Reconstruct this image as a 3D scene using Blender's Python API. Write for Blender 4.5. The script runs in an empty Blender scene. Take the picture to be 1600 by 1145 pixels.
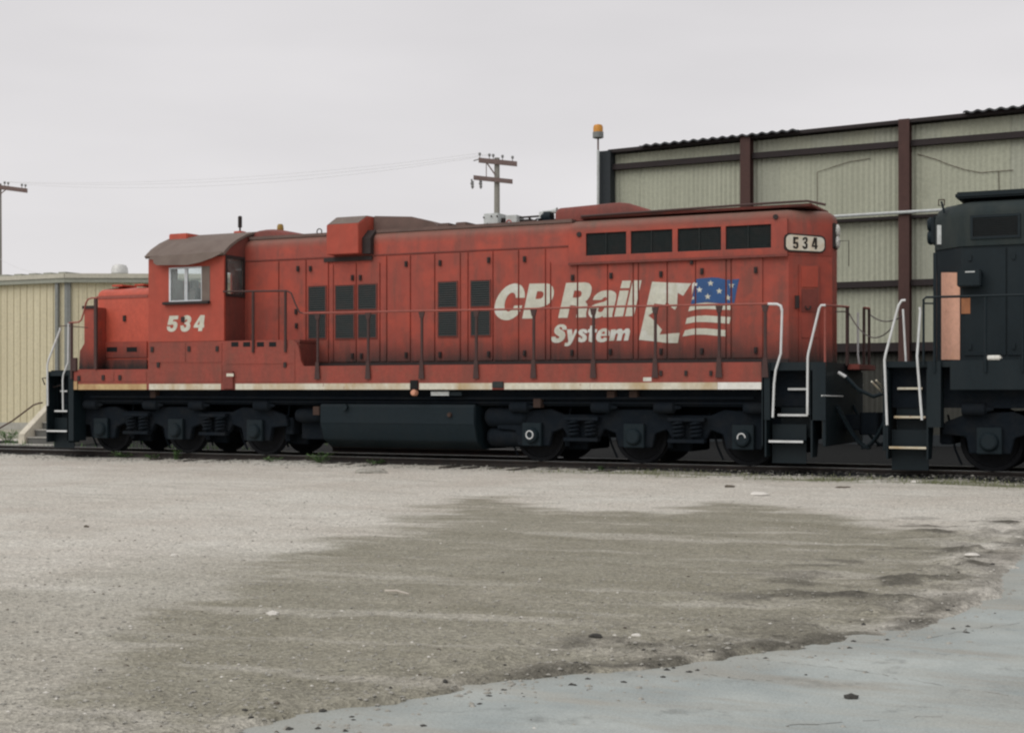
import bpy, bmesh, math, random
import numpy as np
from mathutils import Vector, Matrix
from mathutils.geometry import tessellate_polygon

random.seed(534)
RNG = np.random.default_rng(534)
S = bpy.context.scene
COL = S.collection

# ------------------------------------------------------------------ camera
F, HX, HY, EYE = 2250.0, 800.0, 611.0, 1.5      # focal length in photo pixels, horizon point, eye height
TH = math.atan(F / (HX + 3900.0))
CT, ST = math.cos(TH), math.sin(TH)
cam = bpy.data.cameras.new('camera')
cam.sensor_width = 36.0
cam.lens = F / 1600 * 36.0
cam.shift_y = (HY - 572.5) / 1600.0
cam.clip_start, cam.clip_end = 0.1, 5000
co = bpy.data.objects.new('camera', cam)
COL.objects.link(co)
co.location = (0, 0, EYE)
co.rotation_euler = (math.radians(90), 0, TH)
S.camera = co

# ------------------------------------------------------------------ sky, sun, exposure
SUN_EL, SUN_AZ = math.radians(46), math.radians(-155)   # from behind and left of the photographer
W = bpy.data.worlds.new('World')
S.world = W
W.use_nodes = True
nt = W.node_tree
nt.nodes.clear()
n_out = nt.nodes.new('ShaderNodeOutputWorld')
n_bg = nt.nodes.new('ShaderNodeBackground')
n_bg.inputs['Strength'].default_value = 0.1
sky = nt.nodes.new('ShaderNodeTexSky')
sky.sky_type = 'NISHITA'
sky.sun_disc = False
sky.sun_elevation = SUN_EL
sky.sun_rotation = SUN_AZ
n_tc = nt.nodes.new('ShaderNodeTexCoord')
n_map = nt.nodes.new('ShaderNodeMapping')
n_map.inputs['Scale'].default_value = (1.2, 1.2, 5.0)
n_no = nt.nodes.new('ShaderNodeTexNoise')
n_no.inputs['Scale'].default_value = 1.6
n_no.inputs['Detail'].default_value = 4
n_cr = nt.nodes.new('ShaderNodeValToRGB')
n_cr.color_ramp.elements[0].position = 0.35
n_cr.color_ramp.elements[0].color = (7.1, 6.90, 6.99, 1)
n_cr.color_ramp.elements[1].position = 0.65
n_cr.color_ramp.elements[1].color = (8.05, 7.82, 7.90, 1)
n_mx = nt.nodes.new('ShaderNodeMix')
n_mx.data_type = 'RGBA'
n_mx.inputs[0].default_value = 0.96
nt.links.new(n_tc.outputs['Generated'], n_map.inputs['Vector'])
nt.links.new(n_map.outputs['Vector'], n_no.inputs['Vector'])
nt.links.new(n_no.outputs['Fac'], n_cr.inputs['Fac'])
nt.links.new(sky.outputs['Color'], n_mx.inputs[6])
nt.links.new(n_cr.outputs['Color'], n_mx.inputs[7])
nt.links.new(n_mx.outputs[2], n_bg.inputs['Color'])
nt.links.new(n_bg.outputs['Background'], n_out.inputs['Surface'])

sl = bpy.data.lights.new('sun', 'SUN')
sl.energy = 1.45
sl.angle = math.radians(50)
sl.color = (1.0, 0.97, 0.93)
so = bpy.data.objects.new('sun', sl)
COL.objects.link(so)
sd = Vector((math.sin(SUN_AZ) * math.cos(SUN_EL), math.cos(SUN_AZ) * math.cos(SUN_EL), math.sin(SUN_EL)))
so.rotation_euler = sd.to_track_quat('Z', 'Y').to_euler()
so.location = (-10, -10, 40)

S.view_settings.view_transform = 'Standard'
S.view_settings.look = 'None'
S.view_settings.exposure = 0.0
S.view_settings.gamma = 1.0
S.view_settings.use_curve_mapping = False
S.render.engine = 'CYCLES'
S.cycles.filter_width = 2.3
S.cycles.max_bounces = 6
S.cycles.diffuse_bounces = 3
S.cycles.transparent_max_bounces = 8

# ------------------------------------------------------------------ measuring helpers (photo point + plane -> world)
def at(px, py, Y):
    u, v = (px - HX) / F, (HY - py) / F
    d = Y / (CT + u * ST)
    return Vector((d * (-ST + u * CT), Y, EYE + v * d))
def atX(px, py, X):
    u, v = (px - HX) / F, (HY - py) / F
    d = X / (-ST + u * CT)
    return Vector((X, d * (CT + u * ST), EYE + v * d))
def gnd(px, py, z=0.0):
    d = (EYE - z) * F / (py - HY)
    u = (px - HX) / F
    return Vector((d * (-ST + u * CT), d * (CT + u * ST), z))
def ray(px, py):
    u, v = (px - HX) / F, (HY - py) / F
    return Vector((-ST + u * CT, CT + u * ST, v))
def xs(px, Y):
    return at(px, 611, Y).x

# ------------------------------------------------------------------ materials
def mat(name, col, rough=0.7, metal=0.0, dirt=None, dirt_amt=0.5, scale=3.0, vstretch=0.25, lo=0.45, hi=0.75,
        var=0.12, vscale=12.0, bump=0.0, bscale=60.0, spec=0.3, dirt2=None, zband=None, zsoot=None):
    m = bpy.data.materials.new(name)
    m.use_nodes = True
    t = m.node_tree
    N, L = t.nodes, t.links
    b = N['Principled BSDF']
    b.inputs['Roughness'].default_value = rough
    b.inputs['Metallic'].default_value = metal
    b.inputs['Specular IOR Level'].default_value = spec
    geo = N.new('ShaderNodeNewGeometry')
    mp = N.new('ShaderNodeMapping')
    mp.inputs['Scale'].default_value = (1, 1, vstretch)
    L.new(geo.outputs['Position'], mp.inputs['Vector'])
    def noise(vec, sc, det=4, rgh=0.6):
        n = N.new('ShaderNodeTexNoise')
        n.inputs['Scale'].default_value = sc
        n.inputs['Detail'].default_value = det
        n.inputs['Roughness'].default_value = rgh
        L.new(vec, n.inputs['Vector'])
        return n.outputs['Fac']
    def mixc(f, a, bb, mode='MIX'):
        x = N.new('ShaderNodeMix')
        x.data_type = 'RGBA'
        x.blend_type = mode
        for sock, v in ((x.inputs[0], f), (x.inputs[6], a), (x.inputs[7], bb)):
            if hasattr(v, 'links') or hasattr(v, 'is_linked'):
                L.new(v, sock)
            elif isinstance(v, (int, float)):
                sock.default_value = v
            else:
                sock.default_value = (*v, 1)
        return x.outputs[2]
    def ramp(f, a, bb, va=0.0, vb=1.0):
        r = N.new('ShaderNodeMapRange')
        r.inputs[1].default_value, r.inputs[2].default_value = a, bb
        r.inputs[3].default_value, r.inputs[4].default_value = va, vb
        L.new(f, r.inputs[0])
        return r.outputs[0]
    v = noise(geo.outputs['Position'], vscale, 5, 0.65)
    c = mixc(ramp(v, 0.3, 0.7), [x * (1 - var) for x in col], [min(1, x * (1 + var)) for x in col])
    if dirt:
        f = ramp(noise(mp.outputs['Vector'], scale, 5, 0.65), lo, hi, 0, dirt_amt)
        c = mixc(f, c, dirt)
    if dirt2:                                             # blotchy second stain: colour, amount, scale, lo, hi
        f = ramp(noise(geo.outputs['Position'], dirt2[2], 6, 0.7), dirt2[3], dirt2[4], 0, dirt2[1])
        c = mixc(f, c, dirt2[0])
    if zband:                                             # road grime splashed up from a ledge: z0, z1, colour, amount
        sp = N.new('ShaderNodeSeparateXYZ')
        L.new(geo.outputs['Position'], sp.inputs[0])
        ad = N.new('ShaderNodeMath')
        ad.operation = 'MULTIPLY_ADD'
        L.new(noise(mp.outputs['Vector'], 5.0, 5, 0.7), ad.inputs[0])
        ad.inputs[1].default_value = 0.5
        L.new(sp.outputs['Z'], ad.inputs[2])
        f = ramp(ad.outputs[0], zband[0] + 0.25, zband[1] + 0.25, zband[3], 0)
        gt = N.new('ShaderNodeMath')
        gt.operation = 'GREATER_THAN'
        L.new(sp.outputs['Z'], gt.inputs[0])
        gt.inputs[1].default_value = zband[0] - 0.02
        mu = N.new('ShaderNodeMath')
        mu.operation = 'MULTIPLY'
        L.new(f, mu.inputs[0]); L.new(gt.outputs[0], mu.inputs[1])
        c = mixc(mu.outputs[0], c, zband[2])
    if zsoot:                                             # exhaust soot settled on the upper shoulder: z0, z1, colour, amount
        sp = N.new('ShaderNodeSeparateXYZ')
        L.new(geo.outputs['Position'], sp.inputs[0])
        ad = N.new('ShaderNodeMath'); ad.operation = 'MULTIPLY_ADD'
        L.new(noise(geo.outputs['Position'], 3.0, 6, 0.7), ad.inputs[0])
        ad.inputs[1].default_value = 0.22
        L.new(sp.outputs['Z'], ad.inputs[2])
        c = mixc(ramp(ad.outputs[0], zsoot[0] + 0.11, zsoot[1] + 0.11, 0, zsoot[3]), c, zsoot[2])
    L.new(c, b.inputs['Base Color'])
    if bump:
        bn = N.new('ShaderNodeBump')
        bn.inputs['Strength'].default_value = bump
        bn.inputs['Distance'].default_value = 0.01
        L.new(noise(geo.outputs['Position'], bscale, 4, 0.6), bn.inputs['Height'])
        L.new(bn.outputs['Normal'], b.inputs['Normal'])
    return m

RED = (0.305, 0.064, 0.045)
M = dict(
    red=mat('red_paint', RED, 0.62, dirt=(0.13, 0.062, 0.048), dirt_amt=0.75, scale=4.2, vstretch=0.13, lo=0.44, hi=0.72,
            var=0.10, vscale=5.0, bump=0.35, bscale=2.6, dirt2=((0.40, 0.072, 0.045), 0.85, 1.5, 0.47, 0.64),
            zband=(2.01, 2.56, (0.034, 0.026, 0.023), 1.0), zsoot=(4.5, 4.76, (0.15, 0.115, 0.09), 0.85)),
    red_dark=mat('dull_red_paint', (0.185, 0.048, 0.037), 0.7, dirt=(0.07, 0.045, 0.038), dirt_amt=0.7, scale=2.5, vstretch=0.3),
    red_cab=mat('cab_red_paint', (0.375, 0.068, 0.043), 0.6, dirt=(0.22, 0.07, 0.05), dirt_amt=0.5, scale=2.2, vstretch=0.3, lo=0.45, hi=0.8, var=0.1, vscale=5.0, bump=0.04, bscale=25),
    red_bright=mat('bright_red_paint', (0.50, 0.095, 0.058), 0.45, dirt=(0.30, 0.075, 0.05), dirt_amt=0.5, scale=2.5, vstretch=0.3),  # brighter, more saturated red than the other panels
    sill=mat('sill_red_paint', (0.285, 0.062, 0.044), 0.65, dirt=(0.12, 0.058, 0.045), dirt_amt=0.75, scale=2.2, vstretch=0.3,
             lo=0.4, hi=0.75, dirt2=((0.15, 0.085, 0.055), 0.5, 4.0, 0.55, 0.75)),
    brown=mat('grimy_roof', (0.17, 0.135, 0.115), 0.85, dirt=(0.10, 0.07, 0.06), dirt_amt=0.6, scale=3, vstretch=1, bump=0.15, bscale=80),
    hoodtop=mat('sooty_hood_roof', (0.15, 0.10, 0.085), 0.85, dirt=(0.06, 0.05, 0.045), dirt_amt=0.6, scale=3, vstretch=1),
    stripe=mat('stripe_paint', (0.62, 0.60, 0.50), 0.6, dirt=(0.42, 0.30, 0.15), dirt_amt=0.9, scale=1.6, vstretch=0.5, lo=0.42, hi=0.68,
               dirt2=((0.25, 0.06, 0.045), 1.0, 9.0, 0.66, 0.68)),
    stripe_old=mat('yellowed_stripe', (0.50, 0.37, 0.19), 0.7, dirt=(0.33, 0.17, 0.08), dirt_amt=0.9, scale=2.5, vstretch=0.5),
    stripe_new=mat('fresh_stripe', (0.74, 0.74, 0.70), 0.5, dirt=(0.45, 0.40, 0.3), dirt_amt=0.4, scale=3),
    white=mat('lettering_white', (0.56, 0.56, 0.47), 0.6, dirt=(0.36, 0.34, 0.26), dirt_amt=0.6, scale=2.2, vstretch=0.3, lo=0.4, hi=0.8,
              dirt2=((0.68, 0.70, 0.68), 0.7, 1.6, 0.5, 0.65)),
    blue=mat('flag_blue', (0.028, 0.085, 0.225), 0.6, dirt=(0.045, 0.075, 0.14), dirt_amt=0.5, scale=3, vstretch=0.3),
    rail_white=mat('handrail_white', (0.66, 0.68, 0.68), 0.5, dirt=(0.35, 0.35, 0.33), dirt_amt=0.5, scale=6, vstretch=1),
    rail_red=mat('handrail_dull_red', (0.062, 0.033, 0.030), 0.65, dirt=(0.06, 0.04, 0.036), dirt_amt=0.7, scale=4, vstretch=0.5),
    rail_top=mat('handrail_pale_red', (0.30, 0.085, 0.065), 0.6, dirt=(0.16, 0.06, 0.05), dirt_amt=0.6, scale=4, vstretch=1),
    grille=mat('louver_dark', (0.022, 0.030, 0.030), 0.6, dirt=(0.05, 0.035, 0.03), dirt_amt=0.4, scale=6, vstretch=1),
    void=mat('deep_black', (0.010, 0.012, 0.013), 0.9),
    latch=mat('latch_dark', (0.032, 0.024, 0.023), 0.7),
    truck=mat('truck_grime', (0.010, 0.014, 0.019), 0.95, spec=0.08, dirt=(0.019, 0.020, 0.021), dirt_amt=0.7, scale=3, vstretch=1, bump=0.2, bscale=30),
    tank=mat('tank_black', (0.008, 0.016, 0.021), 0.65, spec=0.2, dirt=(0.016, 0.021, 0.023), dirt_amt=0.5, scale=2, vstretch=0.4),
    wheel=mat('wheel_steel', (0.017, 0.018, 0.020), 0.95, spec=0.08, dirt=(0.012, 0.013, 0.016), dirt_amt=0.8, scale=5),
    black=mat('black_paint', (0.007, 0.014, 0.018), 0.55, spec=0.22, dirt=(0.015, 0.022, 0.025), dirt_amt=0.6, scale=1.8, vstretch=0.3, bump=0.04),
    blackroof=mat('black_roof_grime', (0.016, 0.025, 0.026), 0.8, dirt=(0.040, 0.046, 0.040), dirt_amt=0.6, scale=2.5),
    orange=mat('faded_orange', (0.64, 0.36, 0.26), 0.6, dirt=(0.66, 0.35, 0.18), dirt_amt=0.6, scale=3, vstretch=0.3,
               dirt2=((0.30, 0.14, 0.08), 0.7, 5.0, 0.6, 0.75)),
    rust_orange=mat('dirty_orange', (0.36, 0.15, 0.07), 0.7, dirt=(0.16, 0.08, 0.05), dirt_amt=0.8, scale=5),
    alu=mat('window_aluminium', (0.62, 0.64, 0.66), 0.45, 0.3),
    rust=mat('rusty_steel', (0.050, 0.032, 0.026), 0.9, dirt=(0.075, 0.042, 0.030), dirt_amt=0.6, scale=6),
    railside=mat('rail_rust', (0.030, 0.026, 0.024), 0.8, dirt=(0.06, 0.04, 0.03), dirt_amt=0.5, scale=6),
    railhead=mat('rail_polished', (0.42, 0.44, 0.44), 0.35, 0.8, dirt=(0.2, 0.2, 0.19), dirt_amt=0.6, scale=2),
    wood=mat('tie_wood', (0.045, 0.038, 0.032), 0.9, dirt=(0.08, 0.07, 0.06), dirt_amt=0.6, scale=4, bump=0.3, bscale=40),
    steelgrey=mat('pale_grey_box', (0.52, 0.55, 0.54), 0.55, dirt=(0.33, 0.33, 0.31), dirt_amt=0.5, scale=5),
    panel=mat('pale_green_sheet', (0.415, 0.43, 0.335), 0.6, dirt=(0.325, 0.335, 0.26), dirt_amt=0.6, scale=0.7, vstretch=0.12, lo=0.4, hi=0.7,
              dirt2=((0.47, 0.48, 0.38), 0.4, 0.35, 0.5, 0.65)),
    panel_b=mat('grey_green_sheet', (0.395, 0.41, 0.33), 0.6, dirt=(0.31, 0.32, 0.255), dirt_amt=0.6, scale=0.7, vstretch=0.12, lo=0.4, hi=0.7),
    lowpanel=mat('weathered_shade_sheet', (0.055, 0.056, 0.048), 0.85, dirt=(0.03, 0.03, 0.027), dirt_amt=0.6, scale=1, vstretch=0.3),  # weathered sheet, darkened to carry the shade seen beneath the train
    column=mat('brown_steel', (0.075, 0.038, 0.032), 0.7, dirt=(0.045, 0.026, 0.024), dirt_amt=0.5, scale=2),
    girt=mat('dark_girt', (0.030, 0.023, 0.023), 0.75, dirt=(0.02, 0.018, 0.018), dirt_amt=0.5, scale=2),
    corner=mat('dark_corner_steel', (0.026, 0.032, 0.036), 0.7),
    roofsheet=mat('dark_roof_sheet', (0.055, 0.058, 0.062), 0.8, dirt=(0.09, 0.09, 0.09), dirt_amt=0.5, scale=2),
    beige=mat('beige_siding', (0.625, 0.575, 0.41), 0.65, dirt=(0.51, 0.455, 0.315), dirt_amt=0.6, scale=1.2, vstretch=0.12, lo=0.4, hi=0.75),
    trim=mat('greenish_trim', (0.30, 0.31, 0.26), 0.65, dirt=(0.22, 0.225, 0.19), dirt_amt=0.5, scale=1, vstretch=1),
    trim_light=mat('pale_eave', (0.50, 0.48, 0.40), 0.65, dirt=(0.38, 0.37, 0.31), dirt_amt=0.5, scale=1, vstretch=1),
    downspout=mat('grey_downspout', (0.21, 0.22, 0.21), 0.6),
    concrete=mat('old_concrete', (0.40, 0.39, 0.35), 0.9, dirt=(0.26, 0.25, 0.22), dirt_amt=0.6, scale=2, vstretch=1, bump=0.2, bscale=50),
    concrete_dark=mat('stained_concrete', (0.13, 0.13, 0.12), 0.9, dirt=(0.09, 0.09, 0.085), dirt_amt=0.6, scale=2, vstretch=1, bump=0.2, bscale=50),
    cheek=mat('painted_cheek', (0.58, 0.54, 0.44), 0.75, dirt=(0.42, 0.37, 0.28), dirt_amt=0.6, scale=2, vstretch=0.4),
    polewood=mat('weathered_pole', (0.30, 0.29, 0.26), 0.9, dirt=(0.21, 0.20, 0.17), dirt_amt=0.7, scale=3, vstretch=0.08, bump=0.3, bscale=30),
    armwood=mat('crossarm_wood', (0.19, 0.14, 0.13), 0.9, dirt=(0.14, 0.085, 0.075), dirt_amt=0.6, scale=3),
    insul=mat('insulator_glaze', (0.22, 0.22, 0.22), 0.3),
    wire=mat('wire_grey', (0.62, 0.62, 0.63), 0.7),
    leaf=mat('weed_leaf', (0.085, 0.155, 0.055), 0.7, dirt=(0.12, 0.17, 0.06), dirt_amt=0.5, scale=9),
    dryleaf=mat('dry_grass', (0.17, 0.18, 0.095), 0.8, dirt=(0.11, 0.14, 0.06), dirt_amt=0.6, scale=7),
    stone=mat('gravel_stone', (0.32, 0.31, 0.275), 0.9, dirt=(0.23, 0.22, 0.19), dirt_amt=0.8, scale=8, vstretch=1, var=0.3, vscale=25),
    stone_dark=mat('ballast_stone', (0.055, 0.053, 0.048), 0.9, dirt=(0.025, 0.025, 0.024), dirt_amt=0.8, scale=6, vstretch=1, var=0.3, vscale=25),
    stone_pale=mat('pale_stone', (0.62, 0.60, 0.55), 0.9, var=0.15, vscale=30),
    clod=mat('dark_clod', (0.10, 0.085, 0.065), 0.95, var=0.3, vscale=20),
    crackfill=mat('crack_dirt', (0.12, 0.11, 0.095), 0.95, var=0.3, vscale=20),
    stick=mat('bleached_wood', (0.50, 0.46, 0.40), 0.9),
    boardface=mat('number_board_face', (0.66, 0.60, 0.48), 0.4, dirt=(0.62, 0.44, 0.28), dirt_amt=0.8, scale=4, vstretch=0.3, lo=0.42, hi=0.7,
                  dirt2=((0.66, 0.68, 0.62), 0.7, 5.0, 0.45, 0.6)),
    ink=mat('number_black', (0.018, 0.014, 0.010), 0.6),
    lens=mat('lamp_lens', (0.62, 0.62, 0.58), 0.2, 0.0, var=0.35, vscale=30),
    amber=mat('amber_lens', (0.60, 0.27, 0.045), 0.3, var=0.15),
    amber_old=mat('dirty_amber_lens', (0.27, 0.17, 0.035), 0.4, var=0.2),
    peach=mat('peach_lamp', (0.60, 0.29, 0.19), 0.4),
    chain=mat('chain_grey', (0.12, 0.10, 0.10), 0.6, 0.5),
    dust=mat('red_ring', (0.42, 0.09, 0.08), 0.6),
    seat=mat('seat_dark', (0.03, 0.035, 0.04), 0.8),
    vent=mat('galvanised_vent', (0.60, 0.60, 0.58), 0.5, 0.2),
)
def glass_mat():
    m = bpy.data.materials.new('cab_glass')
    m.use_nodes = True
    b = m.node_tree.nodes['Principled BSDF']
    b.inputs['Base Color'].default_value = (0.80, 0.88, 0.88, 1)
    b.inputs['Roughness'].default_value = 0.02
    b.inputs['Transmission Weight'].default_value = 1.0
    b.inputs['IOR'].default_value = 1.5
    N, L = m.node_tree.nodes, m.node_tree.links
    df = N.new('ShaderNodeBsdfDiffuse'); df.inputs['Color'].default_value = (0.62, 0.68, 0.66, 1)  # pale diffuse film brightens the panes in place of bright sky
    geo = N.new('ShaderNodeNewGeometry'); no = N.new('ShaderNodeTexNoise'); no.inputs['Scale'].default_value = 3.0; no.inputs['Detail'].default_value = 5
    L.new(geo.outputs['Position'], no.inputs['Vector'])
    mr = N.new('ShaderNodeMapRange'); mr.inputs[1].default_value, mr.inputs[2].default_value, mr.inputs[3].default_value, mr.inputs[4].default_value = 0.35, 0.65, 0.05, 0.18
    L.new(no.outputs['Fac'], mr.inputs[0])
    ms = N.new('ShaderNodeMixShader'); L.new(mr.outputs[0], ms.inputs[0]); L.new(b.outputs[0], ms.inputs[1]); L.new(df.outputs[0], ms.inputs[2])
    L.new(ms.outputs[0], N['Material Output'].inputs['Surface'])
    return m
M['glass'] = glass_mat()

# ------------------------------------------------------------------ mesh collector
class MB:
    def __init__(self):
        self.v, self.f = [], []
    def add(self, vs, fs):
        o = len(self.v)
        self.v += [tuple(p) for p in vs]
        self.f += [tuple(i + o for i in q) for q in fs]
        return self
    def box(self, x0, x1, y0, y1, z0, z1):
        x0, x1 = min(x0, x1), max(x0, x1); y0, y1 = min(y0, y1), max(y0, y1); z0, z1 = min(z0, z1), max(z0, z1)
        vs = [(x, y, z) for z in (z0, z1) for x, y in ((x0, y0), (x1, y0), (x1, y1), (x0, y1))]
        return self.add(vs, [(3, 2, 1, 0), (4, 5, 6, 7), (0, 1, 5, 4), (1, 2, 6, 5), (2, 3, 7, 6), (3, 0, 4, 7)])
    def prism(self, poly, axis, a0, a1):
        n = len(poly)
        def P(p, a):
            return (p[0], a, p[1]) if axis == 'y' else ((a, p[0], p[1]) if axis == 'x' else (p[0], p[1], a))
        vs = [P(p, a0) for p in poly] + [P(p, a1) for p in poly]
        fs = [tuple(range(n)), tuple(range(2 * n - 1, n - 1, -1))]
        fs += [(i, (i + 1) % n, (i + 1) % n + n, i + n) for i in range(n)]
        return self.add(vs, fs)
    def rings(self, loops, cap0=True, cap1=True):
        n = len(loops[0]); vs = []; fs = []
        for l in loops: vs += list(l)
        for k in range(len(loops) - 1):
            for i in range(n):
                j = (i + 1) % n
                fs.append((k * n + i, k * n + j, (k + 1) * n + j, (k + 1) * n + i))
        if cap0: fs.append(tuple(range(n - 1, -1, -1)))
        if cap1: fs.append(tuple((len(loops) - 1) * n + i for i in range(n)))
        return self.add(vs, fs)
    def tube(self, pts, r, seg=8, r2=None):
        pts = [Vector(p) for p in pts]
        loops = []
        up = None
        for i, p in enumerate(pts):
            a = pts[max(i - 1, 0)]; b = pts[min(i + 1, len(pts) - 1)]
            t = (b - a).normalized()
            if up is None:
                up = Vector((0, 0, 1)) if abs(t.z) < 0.9 else Vector((1, 0, 0))
            s_ = t.cross(up).normalized(); up = s_.cross(t).normalized()
            rr = r if r2 is None else r + (r2 - r) * i / (len(pts) - 1)
            loops.append([p + (s_ * math.cos(2 * math.pi * k / seg) + up * math.sin(2 * math.pi * k / seg)) * rr for k in range(seg)])
        return self.rings(loops)
    def lathe(self, prof, o, axis='z', seg=16):
        loops = []
        for r, t in prof:
            l = []
            for k in range(seg):
                c_, s_ = math.cos(2 * math.pi * k / seg) * r, math.sin(2 * math.pi * k / seg) * r
                d = {'z': (c_, s_, t), 'y': (c_, t, s_), 'x': (t, c_, s_)}[axis]
                l.append((o[0] + d[0], o[1] + d[1], o[2] + d[2]))
            loops.append(l)
        return self.rings(loops)
    def panel(self, axis, a0, a1, u0, u1, v0, v1, holes):
        """slab with rectangular holes; axis 'y': (u,v)=(x,z), axis 'x': (u,v)=(y,z)"""
        us = sorted({u0, u1, *[h[0] for h in holes], *[h[1] for h in holes]})
        vs_ = sorted({v0, v1, *[h[2] for h in holes], *[h[3] for h in holes]})
        def solid(i, j):
            if i < 0 or j < 0 or i >= len(us) - 1 or j >= len(vs_) - 1: return False
            u, v = (us[i] + us[i + 1]) / 2, (vs_[j] + vs_[j + 1]) / 2
            return not any(h[0] < u < h[1] and h[2] < v < h[3] for h in holes)
        P = (lambda u, v, a: (u, a, v)) if axis == 'y' else (lambda u, v, a: (a, u, v))
        for i in range(len(us) - 1):
            for j in range(len(vs_) - 1):
                if not solid(i, j): continue
                A, B, C, D = us[i], us[i + 1], vs_[j], vs_[j + 1]
                self.add([P(A, C, a0), P(B, C, a0), P(B, D, a0), P(A, D, a0)], [(0, 1, 2, 3)])
                self.add([P(A, C, a1), P(B, C, a1), P(B, D, a1), P(A, D, a1)], [(3, 2, 1, 0)])
                for (di, dj, p, q) in ((-1, 0, (A, C), (A, D)), (1, 0, (B, C), (B, D)), (0, -1, (A, C), (B, C)), (0, 1, (A, D), (B, D))):
                    if not solid(i + di, j + dj):
                        self.add([P(*p, a0), P(*q, a0), P(*q, a1), P(*p, a1)], [(0, 1, 2, 3)])
        return self
    def mesh(self, name, off=(0, 0, 0), bevel=0.0, angle=35, weld=True):
        me = bpy.data.meshes.new(name)
        o = Vector(off)
        me.from_pydata([tuple(Vector(p) - o) for p in self.v], [], self.f)
        bm = bmesh.new(); bm.from_mesh(me)
        if weld: bmesh.ops.remove_doubles(bm, verts=bm.verts, dist=1e-5)
        bmesh.ops.recalc_face_normals(bm, faces=bm.faces)
        if bevel:
            es = [e for e in bm.edges if len(e.link_faces) == 2 and e.calc_face_angle(0) > math.radians(30)]
            bmesh.ops.bevel(bm, geom=es, offset=bevel, segments=2, affect='EDGES', clamp_overlap=True)
        bm.to_mesh(me); bm.free()
        me.shade_smooth()
        me.set_sharp_from_angle(angle=math.radians(angle))
        return me
    def build(self, name, m, parent=None, label=None, bevel=0.0, angle=35, local=False):
        off = (0, 0, 0)
        if parent is not None and not local: off = parent['base_point']
        me = self.mesh(name, off, bevel, angle)
        me.materials.append(M[m] if isinstance(m, str) else m)
        o = bpy.data.objects.new(name, me)
        COL.objects.link(o)
        if parent is not None:
            o.parent = parent
            o['base_point'] = tuple(parent['base_point'])
        if label: o['label'] = label
        return o

def thing(name, label, cat, base, rotz=0.0, group=None):
    o = bpy.data.objects.new(name, None)
    COL.objects.link(o)
    o.location = base
    o.rotation_euler = (0, 0, rotz)
    o['label'], o['category'] = label, cat
    if group: o['group'] = group
    o['base_point'] = tuple(base)
    return o
def solo(mb, name, m, label, cat, base, group=None, **k):
    """a thing that is one mesh, origin at its base"""
    me = mb.mesh(name, base, **k)
    me.materials.append(M[m])
    o = bpy.data.objects.new(name, me)
    COL.objects.link(o)
    o.location = base
    o['label'], o['category'] = label, cat
    if group: o['group'] = group
    return o
def copy_at(src, loc, parent=None, rot=None):
    o = src.copy()
    COL.objects.link(o)
    if parent is not None: o.parent = parent
    o.location = loc
    if rot is not None: o.rotation_euler = rot
    return o
def B(*a):
    return MB().box(*a)
def inset(poly, d):
    """offset a convex CCW xy polygon inward"""
    n = len(poly); L = []
    for i in range(n):
        a, b = Vector(poly[i]), Vector(poly[(i + 1) % n])
        t = (b - a).normalized(); nn = Vector((-t.y, t.x))
        L.append((a + nn * d, t))
    out = []
    for i in range(n):
        p, t = L[i - 1]; q, s_ = L[i]
        den = t.x * s_.y - t.y * s_.x
        k = ((q.x - p.x) * s_.y - (q.y - p.y) * s_.x) / den
        out.append(p + t * k)
    return out
def smooth_poly(pts, lim=55):
    n = len(pts); out = []
    for i in range(n):
        a, b, c = Vector(pts[i - 1]), Vector(pts[i]), Vector(pts[(i + 1) % n])
        ang = math.degrees((b - a).angle(c - b, 0))
        if ang < lim:
            out += [b.lerp(a, 0.27), b.lerp(a, 0.08).lerp(b.lerp(c, 0.08), 0.5), b.lerp(c, 0.27)] if ang > 8 else [b]
        else:
            out.append(b)
    return out
def decal(name, m, shapes, conv, nrm, parent, th=0.004, gaps=(), label=None, flat=True):
    """thin raised paint film: outlines in photo measure, conv() puts them on the real panel plane"""
    bm = bmesh.new()
    nrm = Vector(nrm)
    for outer, holes in shapes:
        loops = [smooth_poly(outer)] + [smooth_poly(h) for h in holes]
        L3 = [[conv(*p) for p in l] for l in loops]
        flatpts = [p for l in L3 for p in l]
        tris = tessellate_polygon([[Vector((q[0], q[1], 0)) for q in l] for l in loops])
        top = [bm.verts.new(p + nrm * th) for p in flatpts]
        for t in tris:
            try: bm.faces.new([top[i] for i in t])
            except ValueError: pass
        k = 0
        for l in L3:
            bot = [bm.verts.new(p) for p in l]
            n = len(l)
            for i in range(n):
                bm.faces.new((top[k + i], top[k + (i + 1) % n], bot[(i + 1) % n], bot[i]))
            k += n
    for g0, g1 in gaps:
        for x in (g0, g1):
            bmesh.ops.bisect_plane(bm, geom=bm.verts[:] + bm.edges[:] + bm.faces[:], plane_co=(x, 0, 0), plane_no=(1, 0, 0))
        dead = [f for f in bm.faces if g0 < f.calc_center_median().x < g1]
        bmesh.ops.delete(bm, geom=dead, context='FACES')
    bmesh.ops.recalc_face_normals(bm, faces=bm.faces)
    me = bpy.data.meshes.new(name)
    off = Vector(parent['base_point'])
    for v in bm.verts: v.co -= off
    bm.to_mesh(me); bm.free()
    me.materials.append(M[m])
    o = bpy.data.objects.new(name, me)
    COL.objects.link(o)
    o.parent = parent
    o['base_point'] = tuple(off)
    if label: o['label'] = label
    return o

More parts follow.
